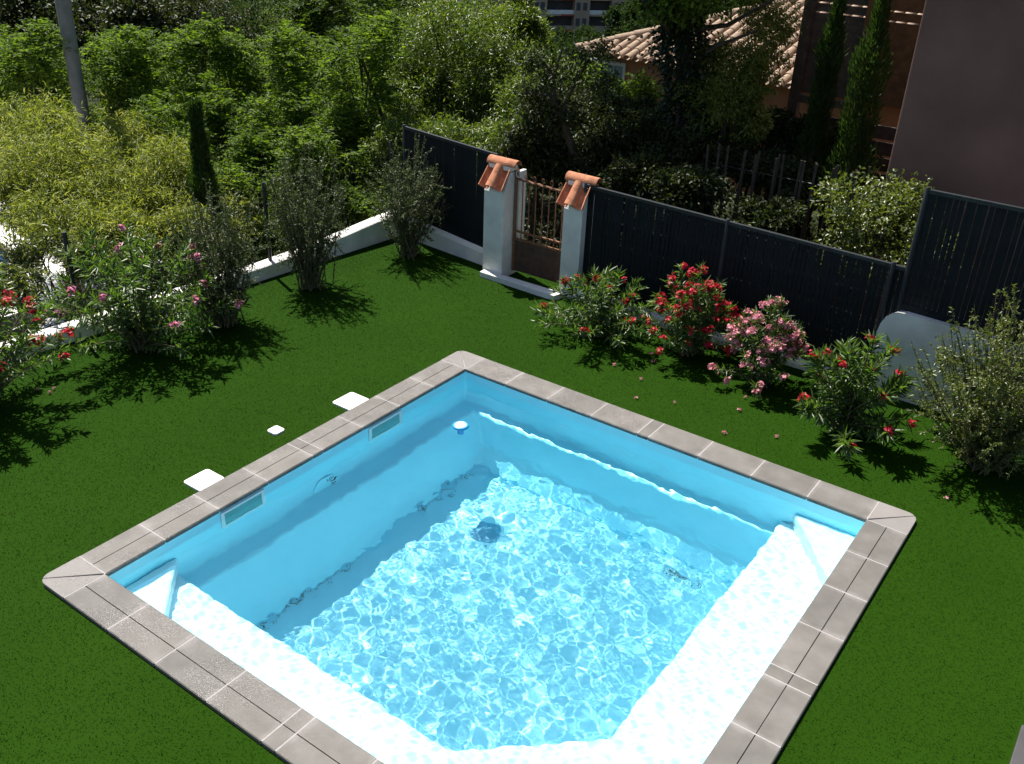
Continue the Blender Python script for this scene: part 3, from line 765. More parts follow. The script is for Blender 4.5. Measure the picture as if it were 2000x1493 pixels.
# ================================================================== GARDEN PLANTS
def bez(a, b, c, k):
    t = np.linspace(0, 1, k)[:, None]; return (1 - t) ** 2 * a + 2 * t * (1 - t) * b + t ** 2 * c
FLOW = {}
def flower_mesh(m, v):
    if (m, v) in FLOW: return FLOW[(m, v)]
    rg = np.random.default_rng(v * 17 + len(m)); gs = []
    for k in range(13):
        c = rg.normal(size=3) * np.array([.020, .020, .015]); nrm = unit(c + np.array([0, 0, .035]) + rg.normal(size=3) * .015)
        u = unit(np.cross(nrm, rg.normal(size=3))); w_ = np.cross(nrm, u)
        a = np.arange(5) * 2 * np.pi / 5 + rg.random()
        D = np.cos(a)[:, None] * u + np.sin(a)[:, None] * w_ + nrm * rg.uniform(.1, .7)
        gs.append(leaf_geo(np.repeat(c[None], 5, 0), D, .026, .021, .15, rg, np.repeat(nrm[None], 5, 0)))
    V, F = join(gs); FLOW[(m, v)] = np_mesh('flower_cluster', V, F, M[m]); return FLOW[(m, v)]
def oleander(base, H, Rr, nst, ncl, flower, label, seed, leaf=.115, fs=1.0, bias=(0, 0), wh=9, group='oleander bushes in the garden'):
    rg = np.random.default_rng(seed); base = np.array([base[0], base[1], LAWN_Z])
    t = thing('oleander_bush', base, label, 'shrub', group)
    st = MB(); gs = []; tips = []
    for k in range(nst):
        th = k * 2.39996 + rg.normal() * .3; rr = Rr * math.sqrt((k + .5) / nst) * rg.uniform(.8, 1.1)
        hh = H * (1 - .72 * (rr / Rr) ** 2) * rg.uniform(.78, 1.05)
        tip = base + np.array([rr * math.cos(th) + bias[0] * hh, rr * math.sin(th) + bias[1] * hh, hh])
        a = base + np.array([rg.normal() * .05, rg.normal() * .05, 0])
        mid = a * .5 + tip * .5 + np.array([-.18 * rr * math.cos(th), -.18 * rr * math.sin(th), .12 * hh])
        pts = bez(a, mid, tip, 14); st.tube(pts[::2], np.linspace(.011, .004, 7).tolist(), 5)
        tips.append(tip)
        for j in range(2, 14):
            f = j / 13.0
            n = wh if j > 10 else int(wh * .55 * (f + .2)) + 1
            d = unit(pts[min(j + 1, 13)] - pts[j - 1]); u = unit(np.cross(d, np.array([.2, .3, .9]))); w_ = np.cross(d, u)
            an = rg.uniform(0, 2 * np.pi, n)
            op = rg.uniform(.45, 1.25, n) if j > 10 else rg.uniform(.8, 1.7, n)
            D = np.cos(op)[:, None] * d + np.sin(op)[:, None] * (np.cos(an)[:, None] * u + np.sin(an)[:, None] * w_)
            P = pts[j] + d * rg.uniform(-.03, .03, n)[:, None]
            s = rg.uniform(.7, 1.15, n)
            gs.append(leaf_geo(P, D, leaf * s, .021 * s * leaf / .115, .25, rg))
    st.build('stems', M['stem'], t, True)
    V, F = join(gs); fo = np_part('foliage', V, F, M['lf_oleander'], t); fo['kind'] = 'stuff'
    order = rg.permutation(len(tips))
    for q in range(ncl):
        p = tips[order[q % len(tips)]] + rg.normal(size=3) * np.array([.03, .03, .015]) * (1 + q // len(tips)) + np.array([0, 0, .015])
        if q >= len(tips): p = p - np.array([0, 0, rg.uniform(.03, .14)])
        o = link('flower_cluster', flower_mesh(flower, q % 4), t, p, (rg.normal() * .3, rg.normal() * .3, rg.uniform(0, 6.28)))
        o.scale = [fs * rg.uniform(.75, 1.2)] * 3
    return t
def leafy_shrub(base, H, Rr, nst, label, seed, mat='lf_olive', leaf=.034, wid=.011, per=70, bias=(0, 0), name='leafy_shrub', group=None, z=LAWN_Z):
    rg = np.random.default_rng(seed); base = np.array([base[0], base[1], z])
    t = thing(name, base, label, 'shrub', group)
    st = MB(); gs = []
    for k in range(nst):
        th = k * 2.39996 + rg.normal() * .3; rr = Rr * math.sqrt((k + .5) / nst) * rg.uniform(.7, 1.15)
        hh = H * (1 - .35 * (rr / Rr) ** 2) * rg.uniform(.6, 1.05)
        tip = base + np.array([rr * math.cos(th) + bias[0] * hh, rr * math.sin(th) + bias[1] * hh, hh])
        a = base + np.array([rg.normal() * .07, rg.normal() * .07, 0])
        mid = a * .55 + tip * .45 + np.array([.12 * rr * math.cos(th), .12 * rr * math.sin(th), .05 * hh]) + rg.normal(size=3) * .05
        pts = bez(a, mid, tip, 16); st.tube(pts[::3], np.linspace(.008, .0025, 6).tolist(), 4)
        # side twigs
        segs = [(pts, per)]
        for q in range(5):
            j = rg.integers(4, 14); e = pts[j] + unit(rg.normal(size=3) + np.array([math.cos(th) * .4, math.sin(th) * .4, .6])) * rg.uniform(.12, .3)
            tw = bez(pts[j], (pts[j] + e) / 2 + rg.normal(size=3) * .02, e, 6); st.tube(tw[::2], [.003, .002, .0015], 3); segs.append((tw, per // 3))
        for (pp, n) in segs:
            f = rg.uniform(.04 if len(pp) > 10 else .2, 1, n) * (len(pp) - 1); i0 = np.minimum(f.astype(int), len(pp) - 2); fr_ = (f - i0)[:, None]
            P = pp[i0] * (1 - fr_) + pp[i0 + 1] * fr_; d = unit(pp[i0 + 1] - pp[i0])
            D = unit(d * .6 + rg.normal(size=(n, 3)) * .75)
            s = rg.uniform(.6, 1.25, n); gs.append(leaf_geo(P, D, leaf * s, wid * s, .25, rg))
    st.build('stems', M['stem'], t, True)
    V, F = join(gs); fo = np_part('foliage', V, F, M[mat], t); fo['kind'] = 'stuff'
    return t
oleander((.92, 1.36), .74, .75, 44, 14, 'fl_red', 'open spreading oleander with few red flowers beside the gate pillar', 1, bias=(.0, -.1))
oleander((1.88, 1.55), .98, .52, 50, 62, 'fl_red', 'dense oleander covered in red flowers between the sparse one and the pink one', 2, leaf=.10)
oleander((2.78, 1.42), .90, .46, 46, 74, 'fl_pink', 'dense oleander covered in pale pink flowers along the slatted fence', 3, leaf=.09)
oleander((3.80, 1.00), .95, .60, 24, 16, 'fl_red', 'large-leaved oleander with scattered red flowers in front of the retaining wall', 4, leaf=.15, wh=12)
oleander((-2.62, -2.05), 1.30, 1.05, 62, 15, 'fl_mauve', 'tall loose oleander with pink flower heads by the low left wall', 5, leaf=.125, fs=1.1)
oleander((-2.66, -3.72), 1.45, .95, 62, 30, 'fl_red', 'red flowering oleander at the end of the low wall nearest the pool step corner', 6, leaf=.12, fs=1.1)
leafy_shrub((-2.46, -1.15), 1.66, .60, 76, 'grey-green twiggy shrub next to the pink oleander by the low wall', 21, per=90)
leafy_shrub((-2.50, .22), 1.85, .58, 74, 'grey-green twiggy shrub beside the black fence post', 22, per=90)
leafy_shrub((-2.33, 1.84), 1.62, .58, 70, 'grey-green twiggy shrub in the wall corner beside the slatted screen', 23, per=90)
leafy_shrub((5.00, 1.20), 1.62, .85, 120, 'broad yellow-green upright shrub in front of the retaining wall', 24, 'lf_fresh', .04, .014, 90)
# fallen flowers on the turf
rg = np.random.default_rng(31)
for px, py in ((1243, 776), (1318, 786), (1415, 844), (1275, 705), (1272, 690), (1455, 775), (1445, 800), (1517, 852), (1850, 972), (1200, 712), (1252, 740), (97, 766), (73, 760), (105, 758), (300, 630), (345, 625)):
    p = on_z(px, py, -0.012)
    o = link('fallen_flower', FLOW[('fl_pink', 1)] if px > 400 else FLOW[('fl_mauve', 1)], None, p, (rg.normal() * .3, 0, rg.uniform(0, 6)))
    o.scale = [rg.uniform(.25, .42)] * 3
    tag(o, 'tiny fallen oleander flower lying on the turf', 'flower', 'fallen oleander flowers')

# ================================================================== NEIGHBOURING PLOTS
# round shrub behind the long fence
rb = at(1722, 432, 10.6)
t = thing('round_shrub', (rb[0], rb[1], terrain(rb[0], rb[1])), 'rounded bright green shrub showing above the long slatted fence', 'shrub')
V, F = crown_geo(rb + np.array([0, 0, -.1]), (.72, .72, .70), 300, 28, .055, .034, .06, .1, np.random.default_rng(41), 3.0, 22)
np_part('crown', V, F, M['lf_fresh'], t)
trunk_mesh((rb[0], rb[1], terrain(rb[0], rb[1]) - .1), rb, (.5, .5, .5), .04, np.random.default_rng(4)).build('trunk', M['bark'], t, True)

# mauve house on the right
bx, by = 2.95, 4.0
hm = thing('rendered_house', (5.5, 7, -.6), 'plain mauve rendered house wall rising behind the high slatted screen', 'house')
MB().box(bx, 9.5, by, 11, -1.0, 6.2).build('wall', M['mauve'], hm, False, 0.02, 2)
MB().box(bx - .35, 9.9, by - .35, 11.3, 6.2, 6.35).build('roof', M['oldtile'], hm)

# timber screen and posts behind the fence
WY = 6.6
tw = thing('timber_screen', on_y(1600, 330, WY) * np.array([1, 1, 0]) + np.array([0, 0, -.6]), 'raised timber screen of horizontal planks between wooden posts beside the mauve house', 'screen')
def vpost(px0, py0, z0, z1, w_, y, m, name='post'):
    p = on_y(px0, py0, y); MB().box(p[0] - w_, p[0] + w_, y - w_, y + w_, z0, z1).build(name, m, tw)
    return p[0]
xa = vpost(1572, 80, -.9, 4.6, .07, WY, M['woodgrey']); xb = vpost(1692, 100, -.9, 4.6, .08, WY, M['woodred']); xc = xb + 1.25
zb = on_y(1610, 192, WY)[2]
MB().box(xa + .07, xb - .08, WY - .05, WY + .03, zb - .10, zb).build('beam', M['woodgrey'], tw)
rg = np.random.default_rng(6); z = zb + .03
while z < 4.5:
    h = .105
    MB().box(xa + .072, xb - .082, WY + .035, WY + .06, z, z + h).build('plank', M['woodgrey'], tw)
    MB().box(xb + .082, xc + 1.2, WY + .035, WY + .06, z - .02, z + h - .02).build('plank', M['woodred'], tw)
    z += h + (.020 if rg.random() < .2 else .002)
for k in range(5):
    z = zb - .3 - k * .22
    MB().box(xa + .072, xc + 1.2, WY + .25, WY + .28, z - .18, z).build('plank', M['woodgrey'], tw)
def cypress(px, py0, py1, dist, r, label, seed, n=11000):
    rg = np.random.default_rng(seed)
    top = at(px, py0, dist); x, y = top[0], top[1]
    bot = at(px, py1, dist)[2]; g = terrain(x, y)
    t = thing('cypress_tree', (x, y, g), label, 'tree', 'slim cypresses')
    Ht = top[2] - g; f = rg.random(n) ** .9
    prof = r * np.clip((1.02 - f) * 1.5, .05, 1) ** .75 * np.clip(f * 6 + .35, 0, 1) * (1 + .22 * np.sin(f * 17 + seed) + .14 * np.sin(f * 41 + seed * 2))
    a = rg.uniform(0, 2 * np.pi, n); rad = prof * rg.random(n) ** .35 * (1 + .35 * np.sin(a * 2 + f * 9 + seed))
    P = np.stack([x + rad * np.cos(a), y + rad * np.sin(a), g + .15 + f * (Ht - .15)], 1)
    D = np.stack([np.cos(a) * .35, np.sin(a) * .35, np.ones(n)], 1) + rg.normal(size=(n, 3)) * .22
    V, F = leaf_geo(P, D, rg.uniform(.05, .13, n), rg.uniform(.008, .02, n), .2, rg)
    np_part('crown', V, F, M['lf_cypress'], t)
    MB().tube([(x, y, g - .1), (x, y, g + Ht * .8)], [.04, .012], 6).build('trunk', M['bark'], t, True)
cypress(1652, -60, 250, 12.9, .18, 'slim young cypress in front of the grey timber planks', 1)
cypress(1745, -90, 330, 12.4, .24, 'slim young cypress close to the corner of the mauve house', 2)
cypress(380, 205, 440, 12.6, .24, 'dark slim cypress behind the low left wall among bamboo', 3, 11000)
# paling fence in the shade
pf = thing('paling_fence', on_y(1560, 340, 3.75) * np.array([1, 1, 0]) + np.array([0, 0, -.5]), 'weathered wooden paling fence in the shade behind the long slatted fence', 'fence')
rg = np.random.default_rng(9)
zp = float(on_y(1560, 312, 3.75)[2])
PK = MB().box(-.013, .013, -.008, .008, 0, zp + .45).mesh('picket', M['bark'])
for k in range(22):
    p = on_y(1395 + k * 15, 300, 3.75); link('picket', PK, pf, (p[0], 3.75, -.45 + rg.normal() * .03), (rg.normal() * .02, rg.normal() * .025, 0))
a, b = on_y(1395, 300, 3.75), on_y(1715, 300, 3.75)
for z in (zp * .3, zp - .25): MB().tube([(a[0], 3.77, z), (b[0], 3.77, z)], .004, 4).build('wire', M['black'], pf)

# concrete utility pole
p = at(160, 220, 17.0)
t = thing('utility_pole', (p[0], p[1], terrain(p[0], p[1])), 'grey concrete utility pole standing among the shrubs on the left', 'pole')
gz = terrain(p[0], p[1])
MB().tube([(p[0], p[1], gz - .2), (p[0], p[1], gz + 3), (p[0], p[1], 6.4)], [.118, .113, .107], 10).build('shaft', M['concrete'], t, True)
for k in range(4): MB().lathe([(.123, 0), (.123, .03), (.10, .03)], (p[0], p[1], 4.6 + k * .4), 12).build('band', M['concrete'], t)

# tiled roof house
ez = 1.42
A0 = on_z(1135, 97, ez); A1 = on_z(1330, 131, ez); ed = unit(A1 - A0)
up_h = np.array([-ed[1], ed[0], 0]);
if up_h @ np.array([-.57, .82, 0]) < 0: up_h = -up_h
A2 = A0 + ed * 6.2
pit = .34; sl = unit(up_h + np.array([0, 0, pit])); nr = unit(np.cross(ed, sl)); nr = nr if nr[2] > 0 else -nr
hs = thing('tiled_house', A0 * np.array([1, 1, 0]) + np.array([0, 0, -2.4]), 'ochre house with weathered clay tile roof half hidden by trees', 'house')
TL = barrel(.40, .088, .072, .012, 7).mesh('roof_tile', M['oldtile'], True)
rf = MB(); ap = A0 + (ed + up_h + np.array([0, 0, pit])) * 3.1; rgp = A0 + ed * 3.3 + (up_h + np.array([0, 0, pit])) * 3.1
r2 = A0 + ed * 7.5 + (up_h + np.array([0, 0, pit])) * 3.1
rf.add([A0 - nr * .05, A2 + ed * 1.5 - nr * .05, r2 - nr * .05, ap - nr * .05], [(0, 1, 2, 3)])
B0 = A0 + up_h * 6.2
rf.add([A0 - nr * .05, ap - nr * .05, B0 - np.array([0, 0, .05])], [(0, 1, 2)])
roof = rf.build('roof', M['oldtile'], hs)
Rt = Matrix((Vector(sl), Vector(nr).cross(Vector(sl)), Vector(nr))).transposed().to_4x4()
rg = np.random.default_rng(12)
row = .215; nrow = int(5.6 / row)
for i in range(nrow):
    s = .12 + i * row; lim = min(s, 3.1) * math.sqrt(1 + pit ** 2)
    k = 0
    while k * .33 < lim - .12:
        p = A0 + ed * s + sl * (k * .33 - .08) + nr * .006
        o = link('roof_tile', TL, roof)
        o.matrix_local = Matrix.Translation(Vector(p.tolist()) - wloc(roof)) @ Rt @ Matrix.Rotation(rg.normal() * .02, 4, 'Z')
        k += 1
hd = unit(ap - A0); hn = unit(np.cross(hd, np.cross(np.array([0, 0, 1.]), hd))); hn = hn if hn[2] > 0 else -hn
Rh = Matrix((Vector(hd), Vector(hn).cross(Vector(hd)), Vector(hn))).transposed().to_4x4()
HT = barrel(.45, .105, .09, .014, 7).mesh('ridge_tile', M['oldtile'], True)
for k in range(11):
    p = A0 + hd * (k * .40 - .1) + hn * .03
    o = link('ridge_tile', HT, roof); o.matrix_local = Matrix.Translation(Vector(p.tolist()) - wloc(roof)) @ Rh
wq = [A0 + ed * .45 + up_h * .45, A0 + ed * 7 + up_h * .45, A0 + ed * 7 + up_h * 5.6, A0 + ed * .45 + up_h * 5.6]
MB().prism([(p[0], p[1]) for p in wq], -3.2, ez - .06 + .12).build('wall', M['ochre'], hs)
wp = on_z(1225, 148, .85); f0 = float((wp - A0) @ ed)
w0 = A0 + ed * (f0 - .42) + up_h * .44; w1 = A0 + ed * (f0 + .42) + up_h * .44
def quadbox(p, q, z0, z1, off, m, name, par):
    n_ = -up_h
    b = [(*(p + n_ * off)[:2], z0), (*(q + n_ * off)[:2], z0), (*(q)[:2], z0), (*(p)[:2], z0)]
    return MB().hexa(b, [(x, y, z1) for x, y, z in b]).build(name, m, par)
wo = quadbox(w0, w1, .35, 1.22, .03, M['white'], 'window', hs)
quadbox(w0 + ed * .06 - up_h * .031, w1 - ed * .06 - up_h * .031, .42, 1.15, .004, M['glass'], 'pane', wo)

# far apartment block
ad = at(1090, 40, 195); av = at(1090, 40, 1) - CPOS; av = unit(np.array([av[0], av[1], 0])); ar = np.array([av[1], -av[0], 0])
ar = unit(ar + av * .25); av = np.array([-ar[1], ar[0], 0])
apt = thing('apartment_block', (ad[0], ad[1], -26), 'distant beige apartment block with recessed balconies seen through the treetops', 'building')
def fbox(u0, u1, z0, z1, d0, d1, m, name, par):
    b = [ad + ar * u0 + av * d0, ad + ar * u1 + av * d0, ad + ar * u1 + av * d1, ad + ar * u0 + av * d1]
    return MB().hexa([(p[0], p[1], z0) for p in b], [(p[0], p[1], z1) for p in b]).build(name, m, par)
M['beige'] = plain('beige_facade', (0.36, 0.27, 0.19), .9, .1, .4); M['shadow'] = plain('balcony_shade', (0.07, 0.06, 0.055), .9, .2, .5)  # balcony recess shade is painted into the dark core colour
M['redtrim'] = plain('red_trim', (0.30, 0.06, 0.04), .8, .1, .5)
M['wing'] = plain('window_dark', (0.05, 0.06, 0.08), .3, .1, .5)
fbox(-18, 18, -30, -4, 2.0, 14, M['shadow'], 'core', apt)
for u0, u1 in ((-17, -11), (-5.0, -2.3), (3.2, 6.2), (10.6, 13.6)):
    s = fbox(u0, u1, -30, -4, 0, 2.05, M['beige'], 'pier', apt)
    for fl_ in range(8):
        z0 = -27.5 + fl_ * 2.85
        for q in (.22, .66):
            u = u0 + (u1 - u0) * q; fbox(u - .35, u + .45, z0 + .6, z0 + 2.0, -.05, 0.0, M['wing'], 'window', s)
for u0, u1, c in ((-11, -5.0, 'beige'), (-2.3, .6, 'beige'), (.6, 3.2, 'redtrim'), (6.2, 10.6, 'beige'), (13.6, 18, 'redtrim')):
    for fl_ in range(8):
        z0 = -28.0 + fl_ * 2.85
        fbox(u0, u1, z0, z0 + .35, .3, 2.0, M[c], 'slab', apt); fbox(u0, u1, z0 + .35, z0 + 1.1, .3, .45, M['white'] if fl_ % 2 else M['beige'], 'parapet', apt)
fbox(-18.5, 18.5, -4, -3.6, -.3, 14.2, M['white'], 'roof', apt)

# lower plot on the left: pale terrace, small blue pool, stones
tz = -0.98
tr_ = thing('paved_patio', (-8.6, -.4, tz), 'pale stone patio below the low left wall', 'patio')
rg = np.random.default_rng(14)
MB().box(-12.5, -6.5, -3.5, 1.15, tz - .4, tz - .012).build('bed', M['grout'], tr_)
for i in range(12):
    for j in range(9):
        x0 = -12.5 + i * .5; y0 = -3.5 + j * .515
        MB().box(x0 + .008, x0 + .492, y0 + .008, y0 + .507, tz - .03, tz + rg.uniform(-.003, .004)).build('paving_slab', M['stone'], tr_)
sp_ = thing('small_pool', (-8.4, -1.4, tz), 'small dark blue basin with dark wooden kerb on the neighbouring patio', 'pool')
pa = on_z(-60, 440, tz + .1); pb = on_z(46, 508, tz + .1); dv = unit((pb - pa) * np.array([1, 1, 0])); dn = np.array([-dv[1], dv[0], 0]);
if dn @ np.array([0, -1, 0]) < 0: dn = -dn
def kerb(p, q, w_, z0, z1, m, name):
    d_ = unit((q - p) * np.array([1, 1, 0])); n_ = np.array([-d_[1], d_[0], 0]) * w_
    b = [p - n_, q - n_, q + n_, p + n_]; MB().hexa([(v[0], v[1], z0) for v in b], [(v[0], v[1], z1) for v in b]).build(name, m, sp_)
c1 = pb; c0 = pb - dv * 3.0; c2 = pb + dn * 1.6; c3 = c0 + dn * 1.6
for p, q in ((c0, c1), (c1, c2), (c2, c3), (c3, c0)): kerb(p, q, .05, tz, tz + .10, M['bark'], 'kerb')
MB().prism([(v[0], v[1]) for v in (c0, c1, c2, c3)], tz + .01, tz + .06).build('water_fill', M['navy'], sp_)
rk = []
for k in range(34):
    px = rg.uniform(20, 300); py = 470 + (300 - px) * -.02 + rg.uniform(0, 150)
    p = on_z(px, py, -.95)
    if p[0] > wall_x(p[1]) - .45 or p[0] < -6.4: continue
    r = rg.uniform(.10, .24); bm = bmesh.new(); bmesh.ops.create_icosphere(bm, subdivisions=2, radius=1)
    for v in bm.verts:
        s_ = 1 + .28 * math.sin(v.co.x * 3.1 + k) * math.sin(v.co.y * 2.7 + k * 2) + .12 * math.sin(v.co.z * 5 + k)
        v.co = Vector((v.co.x * r * s_ * 1.2, v.co.y * r * s_, v.co.z * r * s_ * .7))
    me = bpy.data.meshes.new('boulder'); bm.to_mesh(me); bm.free(); me.materials.append(M['stone'])
    o = link('boulder', me, None, (p[0], p[1], terrain(p[0], p[1]) + r * .3)); tag(o, 'white limestone boulder on the slope below the low left wall', 'rock', 'white boulders below the wall')
# orange-leaved clump and grass behind the wall
def tuft(px, py, z, n, hgt, mat, label, name, cat, seed, spread=.22):
    rg = np.random.default_rng(seed); p = on_z(px, py, z)
    t = thing(name, (p[0], p[1], z), label, cat)
    P = p + np.column_stack([rg.normal(size=(n, 2)) * .06, np.zeros(n)])
    D = np.column_stack([rg.normal(size=(n, 2)) * .35, np.ones(n)])
    V, F = leaf_geo(P, D, rg.uniform(.5, 1.1, n) * hgt, rg.uniform(.012, .026, n), .2, rg); np_part('blades', V, F, M[mat], t)
tuft(524, 486, -.55, 130, .62, 'lf_orange', 'upright orange-leaved clump behind the low wall by the black post', 'orange_clump', 'plant', 1)
tuft(478, 486, -.6, 190, .75, 'lf_grass', 'yellow grass clump left of the black fence post behind the wall', 'grass_clump', 'plant', 2)
tuft(146, 585, -.55, 60, .35, 'lf_orange', 'small orange-flowered clump on the slope behind the tall oleander', 'orange_clump', 'plant', 3)

# ------------------------------------------------------------------ trees and thickets beyond the walls
def bank(kind, label, mat, spots, ln, wd, n, per, name, cat, group, trunk=.05, droop=.2, shell=2.4, sf=.16):
    for i, (px, py, d, rx, rz) in enumerate(spots):
        lb = label if isinstance(label, str) else label[i]
        tree(name, lb, cat, px, py, d, rx, rz, mat, ln, wd, n, per, rx * sf, group, trunk, droop, i * 31 + len(spots), 'bark', shell)
bank('bamboo', 'yellow-green bamboo-like thicket on the slope beyond the low left wall', 'lf_bamboo',
     [(20, 300, 15, .8, .75), (80, 345, 13.6, .7, .7), (150, 320, 14, .75, .8), (235, 335, 13.8, .7, .7), (310, 350, 13.4, .6, .65), (95, 270, 15.2, .6, .6), (205, 400, 12.8, .55, .55), (100, 415, 12.8, .55, .5), (300, 420, 12.6, .45, .5), (30, 385, 13.6, .5, .45), (265, 280, 14.8, .55, .5), (440, 420, 13, .45, .5), (360, 450, 12.0, .35, .35), (430, 475, 12.0, .3, .3), (140, 460, 12.2, .42, .34), (215, 465, 12.0, .42, .34), (285, 475, 11.9, .35, .3)], .085, .016, 210, 26, 'bamboo_thicket', 'bamboo', 'bamboo on the slope', .012, .35, 2.4, .22)
bank('robinia', 'light green pinnate-leaved young tree in the thicket beyond the low wall', 'lf_robinia',
     [(20, 185, 18.5, .8, .75), (95, 170, 19, .7, .6), (205, 185, 18.0, .75, .75), (285, 225, 17.0, .75, .6), (360, 175, 19, .7, .8), (430, 200, 18, .7, .6), (500, 180, 19, .7, .75), (590, 200, 18, .8, .65), (675, 205, 17.6, .7, .75), (470, 275, 16, .85, .7), (370, 280, 15.4, .75, .7), (570, 285, 15.6, .8, .75), (655, 285, 15.6, .75, .7), (520, 355, 14.2, .6, .6), (610, 365, 14.2, .6, .6), (700, 340, 14.6, .6, .75), (735, 400, 13.9, .4, .35), (660, 405, 13.6, .4, .35), (560, 425, 13.2, .4, .35), (400, 375, 13.6, .5, .5)], .075, .028, 230, 26, 'young_tree', 'tree', 'young trees beyond the low wall', .045, .3)
bank('shoot', 'tall slender light green sapling rising out of the thicket beyond the low wall', 'lf_robinia',
     [(445, 140, 17.0, .35, .75), (325, 150, 17.4, .35, .8), (560, 160, 16.6, .35, .8), (650, 235, 15.4, .32, .75), (715, 230, 15.4, .35, .9), (505, 265, 15.0, .3, .7), (415, 235, 15.6, .32, .75), (235, 160, 17.2, .35, .7), (610, 320, 13.8, .3, .55), (60, 165, 17.4, .3, .6)], .085, .032, 110, 26, 'slender_sapling', 'tree', 'slender saplings in the thicket', .03, .3)
bank('stem', 'tall feathery-crowned tree standing above the young trees beyond the low wall', 'lf_robinia',
     [(703, 105, 15.4, .55, .5), (395, 120, 16.4, .5, .45), (248, 115, 17.0, .5, .4), (570, 110, 17.0, .55, .45), (50, 120, 17.4, .5, .4)], .085, .032, 150, 26, 'slender_tree', 'tree', 'feathery trees above the thicket', .045, .3)
bank('edge', 'low green bush on the slope between the pale patio and the low left wall', 'lf_fresh',
     [(75, 490, 11.6, .36, .28), (165, 505, 11.2, .34, .26), (240, 520, 11.0, .3, .25), (20, 560, 10.8, .3, .25)], .06, .022, 120, 26, 'low_bush', 'bush', 'low bushes below the wall', .02, .2)
bank('willow', ['tallest glossy-leaved tree, rising behind the slatted screen on the wing wall', 'glossy-leaved tree standing behind the tiled pillar of the wing wall', 'glossy-leaved tree between the tallest one and the light green young trees', 'narrow glossy-leaved tree in front of the distant apartment block'], 'lf_willow',
     [(885, 110, 16.8, 1.2, 1.6), (960, 190, 16.0, .9, 1.2), (820, 200, 16.4, .8, 1.1), (1000, 60, 18, .55, .8)], .085, .020, 520, 30, 'glossy_tree', 'tree', 'glossy trees behind the gate', .08, .35)
bank('shrubs behind gate', ['leafy bush at the free end of the screen on the wing wall', 'leafy bush showing over the middle of the screen on the wing wall', 'leafy bush close behind the gate pillar beside the wing wall', 'leafy bush beside the crooked dark-barked tree'], 'lf_willow',
     [(800, 285, 14.6, .65, .6), (890, 290, 14.2, .65, .55), (985, 300, 13.4, .6, .6), (1045, 215, 15, .7, .8)], .075, .020, 240, 28, 'leafy_bush', 'bush', 'bushes behind the gate', .04, .3)
bank('mid', 'mid green tree on the valley side beyond the young trees', 'lf_valley',
     [(580, 90, 27, 1.2, 1.2), (640, 50, 29, 1.6, 1.4), (720, 80, 26, 1.4, 1.3), (780, 20, 30, 1.5, 1.4), (620, 150, 23, .9, .7), (700, 150, 22, .9, .7)], .14, .05, 330, 28, 'valley_tree', 'tree', 'trees on the valley side', .1, .25)
bank('dark', 'tall dark evergreen oak shading the top of the slope', 'lf_dark',
     [(40, 60, 24, 1.5, 1.3), (-70, 100, 22, 1.2, 1.2), (265, 110, 23, 1.2, 1.2), (200, 50, 27, 1.5, 1.3), (310, 40, 29, 1.4, 1.3), (400, 40, 40, 2.2, 1.6), (450, 100, 38, 1.5, 1.0), (120, 40, 28, 1.6, 1.3)], .11, .06, 420, 28, 'evergreen_oak', 'tree', 'dark oaks on the slope', .12, .2)
bank('darkshrub', 'dark shaded bush behind the long slatted fence', 'lf_dark',
     [(1100, 270, 13.2, .7, .75), (1050, 290, 13.0, .55, .6), (1140, 215, 14.4, .5, .45), (1235, 250, 13.8, .5, .4), (1190, 240, 14, .55, .45), (1180, 320, 12.6, .65, .6), (1270, 300, 12.8, .6, .5), (1340, 330, 12.6, .6, .5), (1410, 300, 13.4, .6, .4), (1250, 370, 11.7, .45, .4), (1560, 300, 13.6, .6, .25), (1340, 385, 11.4, .5, .35), (1500, 425, 11.0, .35, .2), (1650, 290, 13.4, .45, .25), (1490, 345, 12.8, .5, .35), (1570, 365, 12.4, .4, .3), (1525, 255, 13.6, .35, .45)], .07, .035, 250, 28, 'shaded_bush', 'bush', 'shaded bushes behind the fence', .04, .15)
bank('rightbamboo', ['yellow-green leafy tree top in front of the tiled roof beside the timber screen', 'yellow-green leafy bush between the ivy-clad trunk and the tree top by the timber screen', 'low yellow-green bush at the foot of the ivy-clad trunk', 'low yellow-green bush against the grey post of the timber screen'], 'lf_bamboo',
     [(1482, 95, 14.0, .55, .8), (1415, 150, 13.6, .5, .7), (1420, 230, 13.2, .55, .7), (1475, 205, 13.4, .38, .7)], .07, .02, 240, 26, 'leafy_thicket', 'bush', 'thicket by the timber screen', .03, .35)
bank('pale', ['light green sapling below the hip end of the tiled roof', 'light green sapling under the window of the tiled house', 'light green sapling between the house window and the ivy-clad trunk'], 'lf_robinia', [(1150, 165, 15.8, .35, .3), (1205, 215, 14.8, .4, .35), (1270, 185, 15.5, .35, .3)], .07, .026, 90, 24, 'sapling', 'tree', 'saplings before the tiled house', .03, .3)
tree('conifer', 'muted olive-green conifer standing alone in the valley', 'tree', 505, 95, 46, 1.5, 2.8, 'lf_pine', .22, .06, 420, 26, .3, None, .12, .1, 3)
bank('cover', 'rounded tree in front of the distant apartment block', 'lf_wood', [(1075, 100, 60, 1.8, 1.2), (1140, 92, 75, 2.2, 1.2), (1010, 105, 55, 2, 1.2), (1218, 60, 66, 1.5, 2.0), (1275, 40, 60, 2.0, 2.4)], .3, .12, 330, 24, 'distant_tree', 'tree', 'trees before the apartment block', .15, .1)

